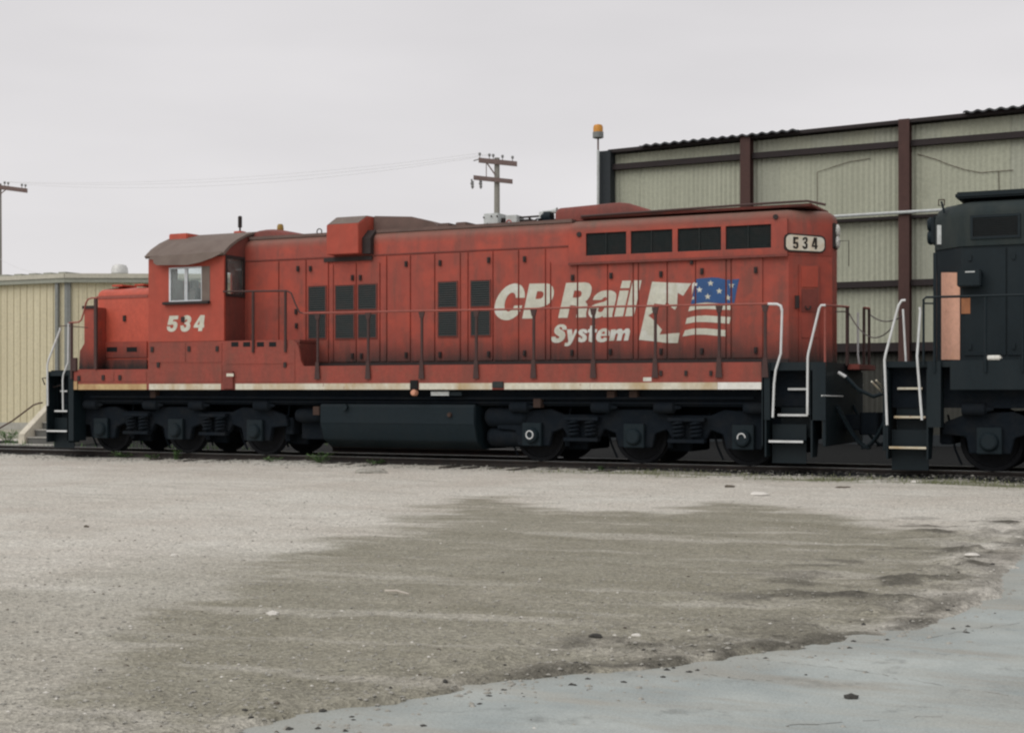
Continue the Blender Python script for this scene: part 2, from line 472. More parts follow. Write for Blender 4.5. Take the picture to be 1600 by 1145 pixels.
# ------------------------------------------------------------------ numpy noise
def vnoise(x, y, seed=0):
    xi, yi = np.floor(x).astype(np.int64), np.floor(y).astype(np.int64)
    fx, fy = x - xi, y - yi
    fx, fy = fx * fx * (3 - 2 * fx), fy * fy * (3 - 2 * fy)
    def h(a, b):
        n = (a * 374761393 + b * 668265263 + seed * 974711) & 0x7fffffff
        n = ((n ^ (n >> 13)) * 1274126177) & 0x7fffffff
        return ((n ^ (n >> 16)) & 0xffff) / 65535.0
    return (h(xi, yi) * (1 - fx) + h(xi + 1, yi) * fx) * (1 - fy) + (h(xi, yi + 1) * (1 - fx) + h(xi + 1, yi + 1) * fx) * fy
def fbm(x, y, oct=4, seed=0):
    t = np.zeros_like(x); a = 0.5; s = 0
    for k in range(oct):
        t += a * vnoise(x * 2 ** k, y * 2 ** k, seed + k * 17); s += a; a *= 0.55
    return t / s
def sdist(X, Y, poly):
    """signed distance to a polygon, positive inside"""
    d = np.full(X.shape, 1e9); ins = np.zeros(X.shape, bool)
    n = len(poly)
    for i in range(n):
        ax, ay = poly[i][0], poly[i][1]; bx, by = poly[(i + 1) % n][0], poly[(i + 1) % n][1]
        ex, ey = bx - ax, by - ay
        t = np.clip(((X - ax) * ex + (Y - ay) * ey) / (ex * ex + ey * ey + 1e-12), 0, 1)
        d = np.minimum(d, np.hypot(X - ax - t * ex, Y - ay - t * ey))
        c = ((ay > Y) != (by > Y)) & (X < ex * (Y - ay) / (ey if abs(ey) > 1e-12 else 1e-12) + ax)
        ins ^= c
    return np.where(ins, d, -d)
def sstep(x, a, b):
    t = np.clip((x - a) / (b - a), 0, 1)
    return t * t * (3 - 2 * t)

# ------------------------------------------------------------------ ground
APRON = [gnd(*p) for p in ((330, 1155), (470, 1122), (600, 1104), (720, 1083), (800, 1068), (900, 1056), (1000, 1050), (1080, 1042), (1200, 1024),
         (1340, 1000), (1440, 985), (1500, 960), (1560, 930), (1600, 880), (1640, 830))]
APRON = [(p.x, p.y) for p in APRON] + [(12, 17), (30, 10), (30, -20), (-4, -20), (-6, 0)]
DAMP = [gnd(*p) for p in ((690, 782), (650, 800), (560, 838), (400, 868), (300, 915), (120, 1000), (60, 1120), (200, 1180), (470, 1185), (640, 1150), (800, 1110),
        (1080, 1075), (1340, 1025), (1450, 985), (1530, 915), (1585, 850), (1450, 832), (1330, 812), (1240, 795), (1120, 786), (1000, 800), (880, 798), (780, 778))]
DAMP = [(p.x, p.y) for p in DAMP]
HALF_DAMP = [gnd(*p) for p in ((420, 862), (240, 895), (0, 925), (-250, 940), (-350, 1180), (470, 1180), (700, 1000), (600, 850))]
HALF_DAMP = [(p.x, p.y) for p in HALF_DAMP]
OILY_SHADE = [(-60, 25.0), (-25, 25.1), (-18, 25.2), (-12, 25.25), (-7, 24.75), (-2.6, 24.45), (14, 24.2), (14, 52), (-22, 52), (-29, 33), (-40, 31), (-60, 29)]  # oily ballast, plus ground darkened as shade under and behind the train
def axis_coords(segs):
    out = []
    for a, b, st in segs:
        n = max(1, int(round((b - a) / st)))
        out += list(np.linspace(a, b, n, endpoint=False))
    out.append(segs[-1][1])
    return np.array(out)
gx = axis_coords([(-1500, -300, 300), (-300, -80, 40), (-80, -40, 4), (-40, -20, 0.25), (-20, -9.5, 0.11), (-9.5, 1, 0.06), (1, 14, 0.5), (14, 80, 6), (80, 300, 40), (300, 1500, 300)])
gy = axis_coords([(-1500, -300, 300), (-300, -20, 40), (-20, 4, 1.5), (4, 13, 0.055), (13, 27, 0.09), (27, 34, 0.35), (34, 80, 3), (80, 300, 40), (300, 1500, 300)])
GX, GY = np.meshgrid(gx, gy, indexing='xy')
def ground_fields(GX, GY):
    wob = (fbm(GX * 1.3, GY * 1.3, 4, 5) - 0.5) * 0.9
    da = sdist(GX, GY, APRON)
    dd = sdist(GX, GY, DAMP)
    do = sdist(GX, GY, OILY_SHADE)
    near = sstep(-np.hypot(GX + 8, GY - 14), -60, -30)
    streak = fbm(GX * 0.5 + GY * 0.2, GY * 2.8 - GX * 0.6, 5, 31)
    damp = sstep(dd + wob * 1.3 + (streak - 0.5) * 1.5, -0.3, 0.5)
    damp = 0.96 * damp * (1 - 0.4 * sstep(streak, 0.56, 0.72))
    damp = np.maximum(damp, 0.5 * sstep(sdist(GX, GY, HALF_DAMP) + wob * 1.6 + (streak - 0.5) * 2.2, -1.1, 0.9))
    oily_shade = sstep(do + wob * 0.35, -0.12, 0.18)
    z = (fbm(GX * 0.45, GY * 0.45, 3, 1) - 0.5) * 0.05 + (fbm(GX * 2.2, GY * 2.2, 4, 2) - 0.5) * 0.035 + (fbm(GX * 7, GY * 7, 3, 3) - 0.5) * 0.018
    # lumpy spoil pushed up along the slab edge
    edge = np.exp(-((da + 0.45) / 0.45) ** 2)
    lump = np.clip(fbm(GX * 4.5, GY * 4.5, 4, 9) - 0.42, 0, 1)
    z = z + edge * lump * 0.13
    clods = sstep(fbm(GX * 2.4, GY * 3.4, 5, 12), 0.54, 0.70) * np.exp(-((da + 0.9) / 0.9) ** 2) * sstep(GX + GY * .25, -1.9, -.9)
    z = z + clods * (fbm(GX * 9, GY * 9, 3, 13)) * 0.028
    # the slab: the dirt dives under it with a frayed margin
    z = z + 0.02 - sstep(da + wob * 0.22 + (fbm(GX * 8, GY * 8, 3, 14) - 0.5) * 0.2, -0.10, 0.12) * 0.12
    # shallow ballast bed
    z = z + sstep(do, -0.1, 0.5) * 0.05 * sstep(-GY, -29.5, -28)
    z = z * near - 0.0
    clod_col = np.clip(edge * sstep(fbm(GX * 3.0, GY * 3.6, 5, 21), 0.45, 0.62) * (0.15 + 0.3 * sstep(GX + GY * .25, -1.9, -.9)) + clods * 0.9, 0, 1)
    rim = np.exp(-((da + 0.10) / 0.17) ** 2) * sstep(fbm(GX * 3.5, GY * 3.5, 5, 23), 0.32, 0.55) * sstep(GX, -3.9, -3.0) * sstep(-GX, 1.2, 1.7)
    clod_col = np.maximum(clod_col, 0.95 * rim)
    green = np.exp(-((do + 0.45 - 0.03 * GX) / 0.55) ** 2) * sstep(fbm(GX * 1.1, GY * 2.2, 4, 25), 0.38, 0.6) * sstep(GX, -13, -7)
    green = np.maximum(green, sstep(GY, 28.2, 29.2) * sstep(-GX, 18, 24) * sstep(fbm(GX * .9, GY * .9, 4, 26), 0.45, 0.62) * 0.8)
    return z, damp, oily_shade, clod_col, green
GZ, damp, oily_shade, clodc, green = ground_fields(GX, GY)
ny, nx = GX.shape
gv = np.stack([GX.ravel(), GY.ravel(), GZ.ravel()], 1)
ii = (np.arange(ny - 1)[:, None] * nx + np.arange(nx - 1)[None, :]).ravel()
gf = np.stack([ii, ii + 1, ii + nx + 1, ii + nx], 1)
def np_mesh(name, v, f):
    me = bpy.data.meshes.new(name)
    n, k = f.shape
    me.vertices.add(len(v)); me.vertices.foreach_set('co', np.asarray(v, np.float32).ravel())
    me.loops.add(n * k); me.loops.foreach_set('vertex_index', np.asarray(f, np.int32).ravel())
    me.polygons.add(n); me.polygons.foreach_set('loop_start', np.arange(0, n * k, k, dtype=np.int32))
    me.update(calc_edges=True); me.validate()
    return me
gme = np_mesh('ground', gv, gf)
gme.shade_smooth()
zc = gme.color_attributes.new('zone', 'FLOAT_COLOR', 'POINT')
zc.data.foreach_set('color', np.stack([damp.ravel(), oily_shade.ravel(), green.ravel(), clodc.ravel()], 1).astype(np.float32).ravel())

def ground_mat():
    m = bpy.data.materials.new('gravel_yard'); m.use_nodes = True
    N, L = m.node_tree.nodes, m.node_tree.links
    b = N['Principled BSDF']; b.inputs['Roughness'].default_value = 0.95; b.inputs['Specular IOR Level'].default_value = 0.15
    geo = N.new('ShaderNodeNewGeometry'); at_ = N.new('ShaderNodeAttribute'); at_.attribute_name = 'zone'
    sp = N.new('ShaderNodeSeparateColor'); L.new(at_.outputs['Color'], sp.inputs[0])
    def noise(sc, det=5, r=0.65, vec=None):
        n = N.new('ShaderNodeTexNoise'); n.inputs['Scale'].default_value = sc; n.inputs['Detail'].default_value = det; n.inputs['Roughness'].default_value = r
        L.new(vec or geo.outputs['Position'], n.inputs['Vector']); return n.outputs['Fac']
    def rng(f, a, c, va=0.0, vb=1.0):
        r = N.new('ShaderNodeMapRange'); r.inputs[1].default_value, r.inputs[2].default_value = a, c
        r.inputs[3].default_value, r.inputs[4].default_value = va, vb; L.new(f, r.inputs[0]); return r.outputs[0]
    def mix(f, a, c, mode='MIX'):
        x = N.new('ShaderNodeMix'); x.data_type = 'RGBA'; x.blend_type = mode
        for s_, v in ((x.inputs[0], f), (x.inputs[6], a), (x.inputs[7], c)):
            if hasattr(v, 'is_linked'): L.new(v, s_)
            elif isinstance(v, float): s_.default_value = v
            else: s_.default_value = (*v, 1)
        return x.outputs[2]
    mp = N.new('ShaderNodeMapping'); mp.inputs['Rotation'].default_value = (0, 0, -0.25); mp.inputs['Scale'].default_value = (0.25, 1.3, 1); L.new(geo.outputs['Position'], mp.inputs['Vector'])
    st = noise(1.5, 6, 0.7, mp.outputs['Vector'])
    dusty = mix(rng(noise(0.5, 6), 0.35, 0.65), (0.56, 0.545, 0.49), (0.48, 0.45, 0.395))
    dusty = mix(rng(st, 0.5, 0.7, 0, 0.6), dusty, (0.36, 0.345, 0.30))
    wet = mix(rng(st, 0.35, 0.65), (0.212, 0.200, 0.152), (0.276, 0.264, 0.213))
    wet = mix(rng(noise(0.9, 6, 0.7), 0.5, 0.72, 0, 0.55), wet, (0.34, 0.32, 0.265))
    c = mix(sp.outputs['Red'], dusty, wet)
    c = mix(at_.outputs['Alpha'], c, (0.098, 0.092, 0.076))
    c = mix(sp.outputs['Blue'], c, (0.115, 0.125, 0.06))
    c = mix(sp.outputs['Green'], c, (0.013, 0.014, 0.0145))  # near-black: oil stain and the train's shade in one colour
    # single small stones
    vo = N.new('ShaderNodeTexVoronoi'); vo.inputs['Scale'].default_value = 55.0; L.new(geo.outputs['Position'], vo.inputs['Vector'])
    sc_ = N.new('ShaderNodeSeparateColor'); L.new(vo.outputs['Color'], sc_.inputs[0])
    g = rng(sc_.outputs['Red'], 0.0, 1.0, 0.72, 1.28)
    gg = rng(noise(28.0, 5, 0.75), 0.3, 0.7, 0.78, 1.2)
    mu = N.new('ShaderNodeMath'); mu.operation = 'MULTIPLY'; L.new(g, mu.inputs[0]); L.new(gg, mu.inputs[1])
    cb = N.new('ShaderNodeCombineColor'); [L.new(mu.outputs[0], cb.inputs[i]) for i in range(3)]
    c = mix(1.0, c, cb.outputs[0], 'MULTIPLY')
    L.new(c, b.inputs['Base Color'])
    bp = N.new('ShaderNodeBump'); bp.inputs['Strength'].default_value = 0.7; bp.inputs['Distance'].default_value = 0.012
    ad = N.new('ShaderNodeMath'); ad.operation = 'ADD'; L.new(vo.outputs['Distance'], ad.inputs[0]); L.new(noise(18, 6, 0.7), ad.inputs[1])
    L.new(ad.outputs[0], bp.inputs['Height']); L.new(bp.outputs['Normal'], b.inputs['Normal'])
    return m
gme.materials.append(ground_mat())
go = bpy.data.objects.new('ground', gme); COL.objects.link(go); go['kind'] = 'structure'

def apron_mat():
    m = bpy.data.materials.new('apron_concrete'); m.use_nodes = True
    N, L = m.node_tree.nodes, m.node_tree.links
    b = N['Principled BSDF']; b.inputs['Roughness'].default_value = 0.85; b.inputs['Specular IOR Level'].default_value = 0.2
    geo = N.new('ShaderNodeNewGeometry')
    def noise(sc, det=5, r=0.65, vec=None):
        n = N.new('ShaderNodeTexNoise'); n.inputs['Scale'].default_value = sc; n.inputs['Detail'].default_value = det; n.inputs['Roughness'].default_value = r
        L.new(vec or geo.outputs['Position'], n.inputs['Vector']); return n
    def rng(f, a, c, va=0.0, vb=1.0):
        r = N.new('ShaderNodeMapRange'); r.inputs[1].default_value, r.inputs[2].default_value = a, c
        r.inputs[3].default_value, r.inputs[4].default_value = va, vb; L.new(f, r.inputs[0]); return r.outputs[0]
    def mix(f, a, c, mode='MIX'):
        x = N.new('ShaderNodeMix'); x.data_type = 'RGBA'; x.blend_type = mode
        for s_, v in ((x.inputs[0], f), (x.inputs[6], a), (x.inputs[7], c)):
            if hasattr(v, 'is_linked'): L.new(v, s_)
            elif isinstance(v, float): s_.default_value = v
            else: s_.default_value = (*v, 1)
        return x.outputs[2]
    c = mix(rng(noise(0.9, 6, 0.6).outputs['Fac'], 0.35, 0.65), (0.410, 0.440, 0.418), (0.275, 0.310, 0.306))
    mp = N.new('ShaderNodeMapping'); mp.inputs['Rotation'].default_value = (0, 0, -0.5); mp.inputs['Scale'].default_value = (0.35, 1.6, 1); L.new(geo.outputs['Position'], mp.inputs['Vector'])
    c = mix(rng(noise(1.3, 6, 0.7, mp.outputs['Vector']).outputs['Fac'], 0.5, 0.72, 0, 0.75), c, (0.385, 0.38, 0.335))
    mp2 = N.new('ShaderNodeMapping'); mp2.inputs['Rotation'].default_value = (0, 0, 0.9); mp2.inputs['Scale'].default_value = (0.5, 2.2, 1); L.new(geo.outputs['Position'], mp2.inputs['Vector'])
    c = mix(rng(noise(1.1, 6, 0.7, mp2.outputs['Vector']).outputs['Fac'], 0.5, 0.68, 0, 0.6), c, (0.29, 0.265, 0.22))
    c = mix(rng(noise(2.4, 5, 0.7).outputs['Fac'], 0.58, 0.72, 0, 0.65), c, (0.15, 0.16, 0.15))
    atn = N.new('ShaderNodeAttribute'); atn.attribute_name = 'dust'
    c = mix(rng(atn.outputs['Fac'], 0.0, 1.0, 0, 0.45), c, (0.30, 0.29, 0.25))
    g = rng(noise(70, 4, 0.8).outputs['Fac'], 0.3, 0.7, 0.78, 1.2)
    cb = N.new('ShaderNodeCombineColor'); [L.new(g, cb.inputs[i]) for i in range(3)]
    c = mix(1.0, c, cb.outputs[0], 'MULTIPLY')
    L.new(c, b.inputs['Base Color'])
    bp = N.new('ShaderNodeBump'); bp.inputs['Strength'].default_value = 0.35; bp.inputs['Distance'].default_value = 0.006
    L.new(noise(45, 5, 0.75).outputs['Fac'], bp.inputs['Height']); L.new(bp.outputs['Normal'], b.inputs['Normal'])
    return m
amb = MB()
ap = APRON
wide = [(x - 0.35, y + 0.45) if y > 4 and x < 2 else (x, y) for x, y in ap]     # slab runs on under the dirt
amb.prism(wide, 'z', -0.14, -0.002)
AX, AY = np.meshgrid(np.concatenate([np.arange(-6, 3, .07), np.arange(3, 15, 1.0)]), np.concatenate([np.arange(-6, 4, 1.0), np.arange(4, 17, .07)]))
oka = sdist(AX, AY, wide) > 0.02
ai = np.arange(AX.size).reshape(AX.shape)
q_ok = oka[:-1, :-1] & oka[1:, :-1] & oka[:-1, 1:] & oka[1:, 1:]
qf = np.stack([ai[:-1, :-1], ai[:-1, 1:], ai[1:, 1:], ai[1:, :-1]], -1)[q_ok]
used = np.unique(qf); remap = np.zeros(AX.size, int); remap[used] = np.arange(len(used))
top = np.stack([AX.ravel()[used], AY.ravel()[used], (fbm(AX * 1.1, AY * 1.1, 3, 77).ravel()[used] - .5) * .006 + .002], 1)
dd_ = sdist(AX.ravel()[used], AY.ravel()[used], APRON)
dust = np.clip(sstep(-dd_ + (fbm(AX * 2.5, AY * 2.5, 5, 78).ravel()[used] - .5) * 1.1, -0.45, 0.15), 0, 1)
o_ = len(amb.v)
amb.v += [tuple(p) for p in top]; amb.f += [tuple(int(remap[k]) + o_ for k in f) for f in qf]
ame = amb.mesh('concrete_apron', weld=False)
dl = ame.attributes.new('dust', 'FLOAT', 'POINT')
dl.data.foreach_set('value', np.concatenate([np.zeros(o_), dust]).astype(np.float32))
ame; ame.materials.append(apron_mat())
ao = bpy.data.objects.new('concrete_apron', ame); COL.objects.link(ao); ao['kind'] = 'structure'
# cracks in the slab: thin dirt-filled grooves, each a ribbon just above the slab
cm = MB()
for path in (((1180, 1028), (1260, 1038), (1330, 1045), (1420, 1062), (1520, 1078), (1610, 1090)), ((1330, 1003), (1420, 1003), (1500, 985), (1610, 972)),
             ((1100, 1052), (1150, 1060), (1210, 1062)), ((1230, 1132), (1400, 1122), (1500, 1116), (1610, 1112))):
    pts = [gnd(*p, 0.003) for p in path]; dense = []
    for a, b_ in zip(pts, pts[1:]):
        for k in range(8):
            p = a.lerp(b_, k / 8); p.x += random.uniform(-.025, .025); p.y += random.uniform(-.025, .025); dense.append(p)
    for a, b_ in zip(dense, dense[1:]):
        t = (b_ - a).normalized(); n = Vector((-t.y, t.x, 0)) * random.uniform(0.001, 0.005)
        if random.random() < .15: continue
        cm.add([a - n, b_ - n, b_ + n, a + n], [(0, 1, 2, 3)])
cme = cm.mesh('crack', weld=False); cme.materials.append(M['crackfill'])
cro = bpy.data.objects.new('crack', cme); COL.objects.link(cro); cro.parent = ao; cro['kind'] = 'stuff'

# ------------------------------------------------------------------ track
YC = 26.1
RH = 0.15
trk = thing('railway_track', 'rusty railway track running under both locomotives', 'railway track', (-12, YC, 0))
for sy in (-1, 1):
    y = YC + sy * 0.7525
    prof = [(-.07, -.02), (.07, -.02), (.07, -.008), (.012, .01), (.012, .10), (.036, .112), (.036, RH), (-.036, RH), (-.036, .112), (-.012, .10), (-.012, .01), (-.07, -.008)]
    MB().prism([(y + a, b) for a, b in prof], 'x', -90, 30).build('rail', 'railside', trk)
    B(-90, 30, y - .03, y + .03, RH, RH + .004).build('rail_head', 'railhead', trk)
tie = B(-.11, .11, YC - 1.3, YC + 1.3, -.17, -.022).build('sleeper', 'wood', trk, bevel=.012)
for v in tie.data.vertices: v.co.x += 12
k = 0
x = -44.0
while x < 6:
    copy_at(tie, (x + 12 + random.uniform(-.04, .04), random.uniform(-.05, .05), 0.055), trk, (0, 0, random.uniform(-.02, .02))) if k else None
    k += 1; x += 0.56
tie.location = (-44.5 + 12, 0, 0.055)

p_, q_ = at(520, 700, 29.4), at(830, 706.5, 29.4)
MBR = MB().prism([(29.33, .02), (29.47, .02), (29.47, .035), (29.415, .05), (29.415, .13), (29.44, .14), (29.44, .175), (29.36, .175), (29.36, .14), (29.385, .13), (29.385, .05), (29.33, .035)], 'x', p_.x, q_.x)
spare = thing('loose_rail', 'spare steel rail lying on the darkened ground behind the track, seen under the fuel tank', 'rail', (p_.x, 29.4, 0))
MBR.build('rail', 'railside', spare)
MB().box(p_.x, q_.x, 29.365, 29.435, .175, .18).build('rail_head', 'railhead', spare)

# ------------------------------------------------------------------ red locomotive
YS, YH = 24.58, 25.3                     # near sill plane, near hood plane
def far(y): return 2 * YC - y
XR_END, XL_END = xs(1290, YS), xs(72, YS)
loco = thing('diesel_locomotive', 'faded red road switcher locomotive numbered 534 with white lettering', 'locomotive', ((XR_END + XL_END) / 2, YC, RH))
SB = 1.53                                # sill bottom
WK = 2.01                                # walkway
XN0, XN1, XCB0, XCB1 = xs(115, YS), xs(1190, YS), xs(232, YS), xs(350, YS)
# underframe and sills
B(XL_END + .1, XR_END - .1, YC - 1.2, YC + 1.2, 1.22, 1.94).build('underframe', 'truck', loco, bevel=.02)
st = [(XN0, SB), (XN1, SB), (XN1, WK), (xs(474, YS), WK), (xs(470, YS), 2.12), (xs(467, YS), 2.38), (xs(463, YS), 2.49), (xs(456, YS), 2.55), (XCB0, 2.55), (XCB0, 1.97), (XN0, 1.97)]
MB().prism(st, 'y', YS, YS + .05).build('side_sill', 'sill', loco, bevel=.006)
MB().prism(st, 'y', far(YS), far(YS) - .05).build('side_sill', 'sill', loco)
for y0, y1 in ((YS + .05, YH), (far(YS) - .05, far(YH))):
    B(xs(470, YS), XN1, y0, y1, 1.945, WK - .008).build('walkway', 'truck', loco)
    B(XCB1, xs(466, YS), y0, y1, 2.49, 2.548).build('walkway', 'red_dark', loco)
    B(XCB1, xs(466, YS), y0, y1 + (0.05 if y1 > y0 else -.05), 1.96, 2.48).build('battery_box', 'red_dark', loco)
    B(XL_END + .1, XCB0, y0, y1, 1.90, 1.965).build('walkway', 'truck', loco)
for a, b_, m, in ((118, 229, 'stripe_old'), (233, 345, 'stripe'), (368, 641, 'stripe'), (655, 769, 'stripe'), (788, 922, 'stripe'), (922.4, 1121, 'stripe'), (1121.4, 1189.5, 'stripe_new')):
    B(xs(a, YS), xs(b_, YS), YS - .004, YS, SB + .002, SB + .125).build('sill_stripe', m, loco, 'yellowed rusty stripe' if m == 'stripe_old' else None)
B(xs(115.5, YS), xs(122, YS), YS - .02, YS, SB - .005, SB + .2).build('jacking_pad', 'stripe_old', loco, bevel=.01)
# sill seams, access plates and sockets
def plate(a, b_, ya, yb, Y=YS, m='sill', th=.008, name='access_plate', par=loco, **k):
    p, q = at(a, ya, Y), at(b_, yb, Y)
    return B(p.x, q.x, Y - th, Y, q.z, p.z).build(name, m, par, **k)
for a, b_, ya, yb in ((235, 290, 537, 566), (291, 347, 537, 566), (235, 347, 570, 597), (353, 461, 546, 568), (370, 461, 572, 597), (126, 178, 581, 596), (180, 229, 581, 596)):
    plate(a, b_, ya, yb, bevel=.003)
for a, ya in ((238.5, 546), (296, 545), (340, 545), (124, 591), (162, 590), (188, 590), (248, 570), (446, 570), (1033, 583), (1072, 583), (1111, 583)):
    plate(a - 2, a + 2, ya - 4, ya + 4, th=.03, m='latch', name='latch')
for a in (361.5, 380, 401.5, 420.5):
    plate(a, a + 11, 534.5, 541.5, th=.004, m='void', name='vent_slot')
plate(350.5, 366, 580, 607.5, th=.05, m='red_dark', name='junction_box', bevel=.008)
plate(354, 365, 583.5, 588, YS - .05, 'stripe', .004, 'label_plate')
plate(642, 653.5, 594, 608, th=.035, m='void', name='light_bracket')
MB().lathe([(.0, -.09), (.05, -.08), (.065, -.04), (.065, 0.03)], at(648, 613.5, YS), 'y', 12).build('marker_lamp', 'peach', loco)
plate(770, 787, 596, 606, th=.03, m='grille', name='step_socket', bevel=.01)
plate(1005, 1018, 589.5, 595.5, th=.003, m='white', name='stencil_plate')
plate(674, 702, 611.5, 618, YS + .1, 'steelgrey', .02, 'builder_plate')
plate(704, 722, 612, 618, YS + .1, 'tank', .02, 'builder_plate')

# nose (low short hood)
XN = xs(150, YH)
def hood_rings(x0, x1, hw, z0, ztop, r, crown=.05, cham0=0, cham1=0, chy=0.6, steps=4):
    p = []
    y0, y1 = YC - hw, YC + hw
    if cham0: p += [(x0, y1 - chy), (x0, y0 + chy), (x0 + cham0, y0)]
    else: p += [(x0, y1), (x0, y0)]
    if cham1: p += [(x1 - cham1, y0), (x1, y0 + chy), (x1, y1 - chy), (x1 - cham1, y1)]
    else: p += [(x1, y0), (x1, y1)]
    if cham0: p += [(x0 + cham0, y1)]
    loops = [[(q[0], q[1], z0) for q in p]]
    for k in range(steps + 1):
        a = math.pi / 2 * k / steps
        loops.append([(q[0], q[1], ztop - r + r * math.sin(a)) for q in inset(p, r * (1 - math.cos(a)) + 1e-4)])
    loops.append([(q[0], q[1], ztop + crown) for q in inset(p, min(hw * .7, .55))])
    return loops
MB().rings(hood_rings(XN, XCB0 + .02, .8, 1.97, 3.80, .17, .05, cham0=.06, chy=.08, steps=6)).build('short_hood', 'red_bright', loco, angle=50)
plate(153, 231, 534.5, 559, YH, 'red', .03, 'nose_panel', bevel=.01)
plate(153, 231, 562, 579, YH, 'red', .03, 'nose_panel', bevel=.01)
for a in (167, 198):
    p = plate(a, a + 16, 542.5, 549.5, YH - .03, 'void', .004, 'vent_slot')
plate(151, 231, 463, 464.6, YH, 'rail_top', .012, 'lid_seam')
plate(193, 197, 493, 502, YH, 'latch', .03, 'latch')
B(xs(179, 25.6), xs(196, 25.6), 25.5, 26.0, 3.86, 3.905).build('nose_hatch', 'red_bright', loco, bevel=.01)
B(xs(214, 25.6), xs(229, 25.6), 25.5, 26.0, 3.86, 3.90).build('nose_hatch', 'red_bright', loco, bevel=.01)
sb = [at(*p, 24.95) for p in ((131, 481), (149, 480), (150, 579), (122.5, 579), (124, 548), (131, 537))]
MB().prism([(p.x, p.z) for p in sb], 'y', 24.95, 25.5).build('sand_box', 'red', loco, bevel=.015)
plate(129, 150, 478, 482, 24.94, 'latch', .02, 'sand_box_lid')
plate(115, 122, 559, 580, YS + .02, 'rail_red', .06, 'foot_rest', bevel=.01)

# cab
w0, w1, wz0, wz1 = xs(264.5, YS), xs(328, YS), at(300, 471, YS).z, at(300, 417, YS).z
EAV = 4.33
MB().panel('y', YS, YS + .05, XCB0, XCB1, 2.555, EAV, [(w0, w1, wz0, wz1)]).build('cab_side', 'red_cab', loco)
MB().panel('y', far(YS) - .05, far(YS), XCB0, XCB1, 1.6, EAV, [(w0 - .1, XCB1 - .12, 3.35, 4.28)]).build('cab_side', 'red_cab', loco)
arch = [(-1.52, EAV), (-1.32, 4.50), (-1.05, 4.66), (-.75, 4.79), (-.4, 4.885), (0, 4.92), (.4, 4.885), (.75, 4.79), (1.05, 4.66), (1.32, 4.50), (1.52, EAV)]
rw0, rw1 = atX(353.5, 430, XCB1), atX(380.5, 430, XCB1)
rz0, rz1 = atX(366, 461, XCB1).z, atX(366, 403, XCB1).z
MB().panel('x', XCB1 - .05, XCB1, YS + .051, far(YS) - .051, 2.0, EAV, [(rw0.y, rw1.y, rz0, rz1), (26.95, far(YS) - .12, 3.35, 4.28)]).prism([(YC + a, b) for a, b in arch], 'x', XCB1 - .05, XCB1).build('cab_rear', 'red_dark', loco)
MB().panel('x', XCB0, XCB0 + .05, YS + .051, far(YS) - .051, 2.0, EAV, [(YS + .15, YS + .65, 3.5, 4.25), (far(YS) - .65, far(YS) - .15, 3.5, 4.25), (YC - .6, YC + .6, 3.95, 4.3)]).prism([(YC + a, b) for a, b in arch], 'x', XCB0, XCB0 + .05).build('cab_front', 'red_cab', loco)
shell = [(YC + a * 1.025, b + .012) for a, b in arch] + [(YC + a * 1.06, b + .055) for a, b in reversed(arch)]
MB().prism(shell, 'x', XCB0 - .04, XCB1 + .04).build('cab_roof', 'brown', loco, angle=30)
aw = [at(*p, YS) for p in ((239, 408), (246, 409), (247, 414), (252, 417.5), (300, 417.5), (320, 413), (338, 406), (351, 399), (351, 396), (240, 404))]
awm = MB(); n = len(aw)
za = max(p.z for p in aw)
av = [(p.x, YS - .115 - (za - p.z) * .22, p.z + .03) for p in aw]
awm.add(av + [(a, b + .02, c) for a, b, c in av], [tuple(range(n)), tuple(range(2 * n - 1, n - 1, -1))] + [(i, (i + 1) % n, (i + 1) % n + n, i + n) for i in range(n)])
awm.build('sun_awning', 'brown', loco)
MB().panel('y', YS + .055, YS + .065, XCB0 + .06, XCB1 - .06, 2.56, EAV - .02, [(w0, w1, wz0, wz1)]).panel('y', far(YS) - .065, far(YS) - .055, XCB0 + .06, XCB1 - .06, 2.56, EAV - .02, [(w0 - .1, XCB1 - .12, 3.35, 4.28)]).panel(
    'x', XCB1 - .062, XCB1 - .053, YS + .07, far(YS) - .07, 2.56, EAV + .02, [(rw0.y, rw1.y, rz0, rz1), (26.95, far(YS) - .12, 3.35, 4.28)]).build('cab_lining', 'void', loco)
B(XCB0 + .0, XCB0 + .5, YC - .85, YC + .35, 4.70, 4.945).build('number_box', 'red_bright', loco, bevel=.02)
MB().box(XCB0 + .05, XCB1 - .05, YS + .06, far(YS) - .06, 2.5, 2.55).build('cab_floor', 'void', loco)
cs = MB().box(-19.9, -19.5, 25.0, 25.4, 2.55, 3.2).box(-19.55, -19.45, 25.0, 25.4, 3.1, 3.72).tube([(-19.7, 25.2, 3.7), (-19.7, 25.2, 3.9)], .1)
cs.build('driver_seat', 'seat', loco, bevel=.02)
MB().box(-19.2, -18.6, 25.3, 26.2, 2.55, 3.55).box(-20.2, -19.6, 26.3, 27.2, 2.55, 3.5).build('control_stand', 'seat', loco, bevel=.02)
fr = MB()
xm = xs(291, YS)
xm2 = xs(315.5, YS)
fw = .035
for a, b_ in ((w0, w0 + fw + .01), (xm - fw, xm - .006), (xm + .006, xm + fw), (xm2 - .012, xm2)):
    fr.box(a, b_, YS - .012, YS + .03, wz0, wz1)
fr.box(w0, xm2, YS - .011, YS + .029, wz0, wz0 + .03)
fr.box(w0, xm2, YS - .011, YS + .029, wz1 - .03, wz1)
wf = fr.build('cab_window', 'alu', loco)
B(w0 + fw, xm - fw, YS + .005, YS + .011, wz0 + .03, wz1 - .03).build('window_pane', 'glass', wf)
B(xm + fw, xm2 - .01, YS + .012, YS + .018, wz0 + .03, wz1 - .03).build('window_pane', 'glass', wf)
B(xm2, w1, YS - .006, YS + .03, wz0, wz1).build('wind_deflector', 'brown', loco)
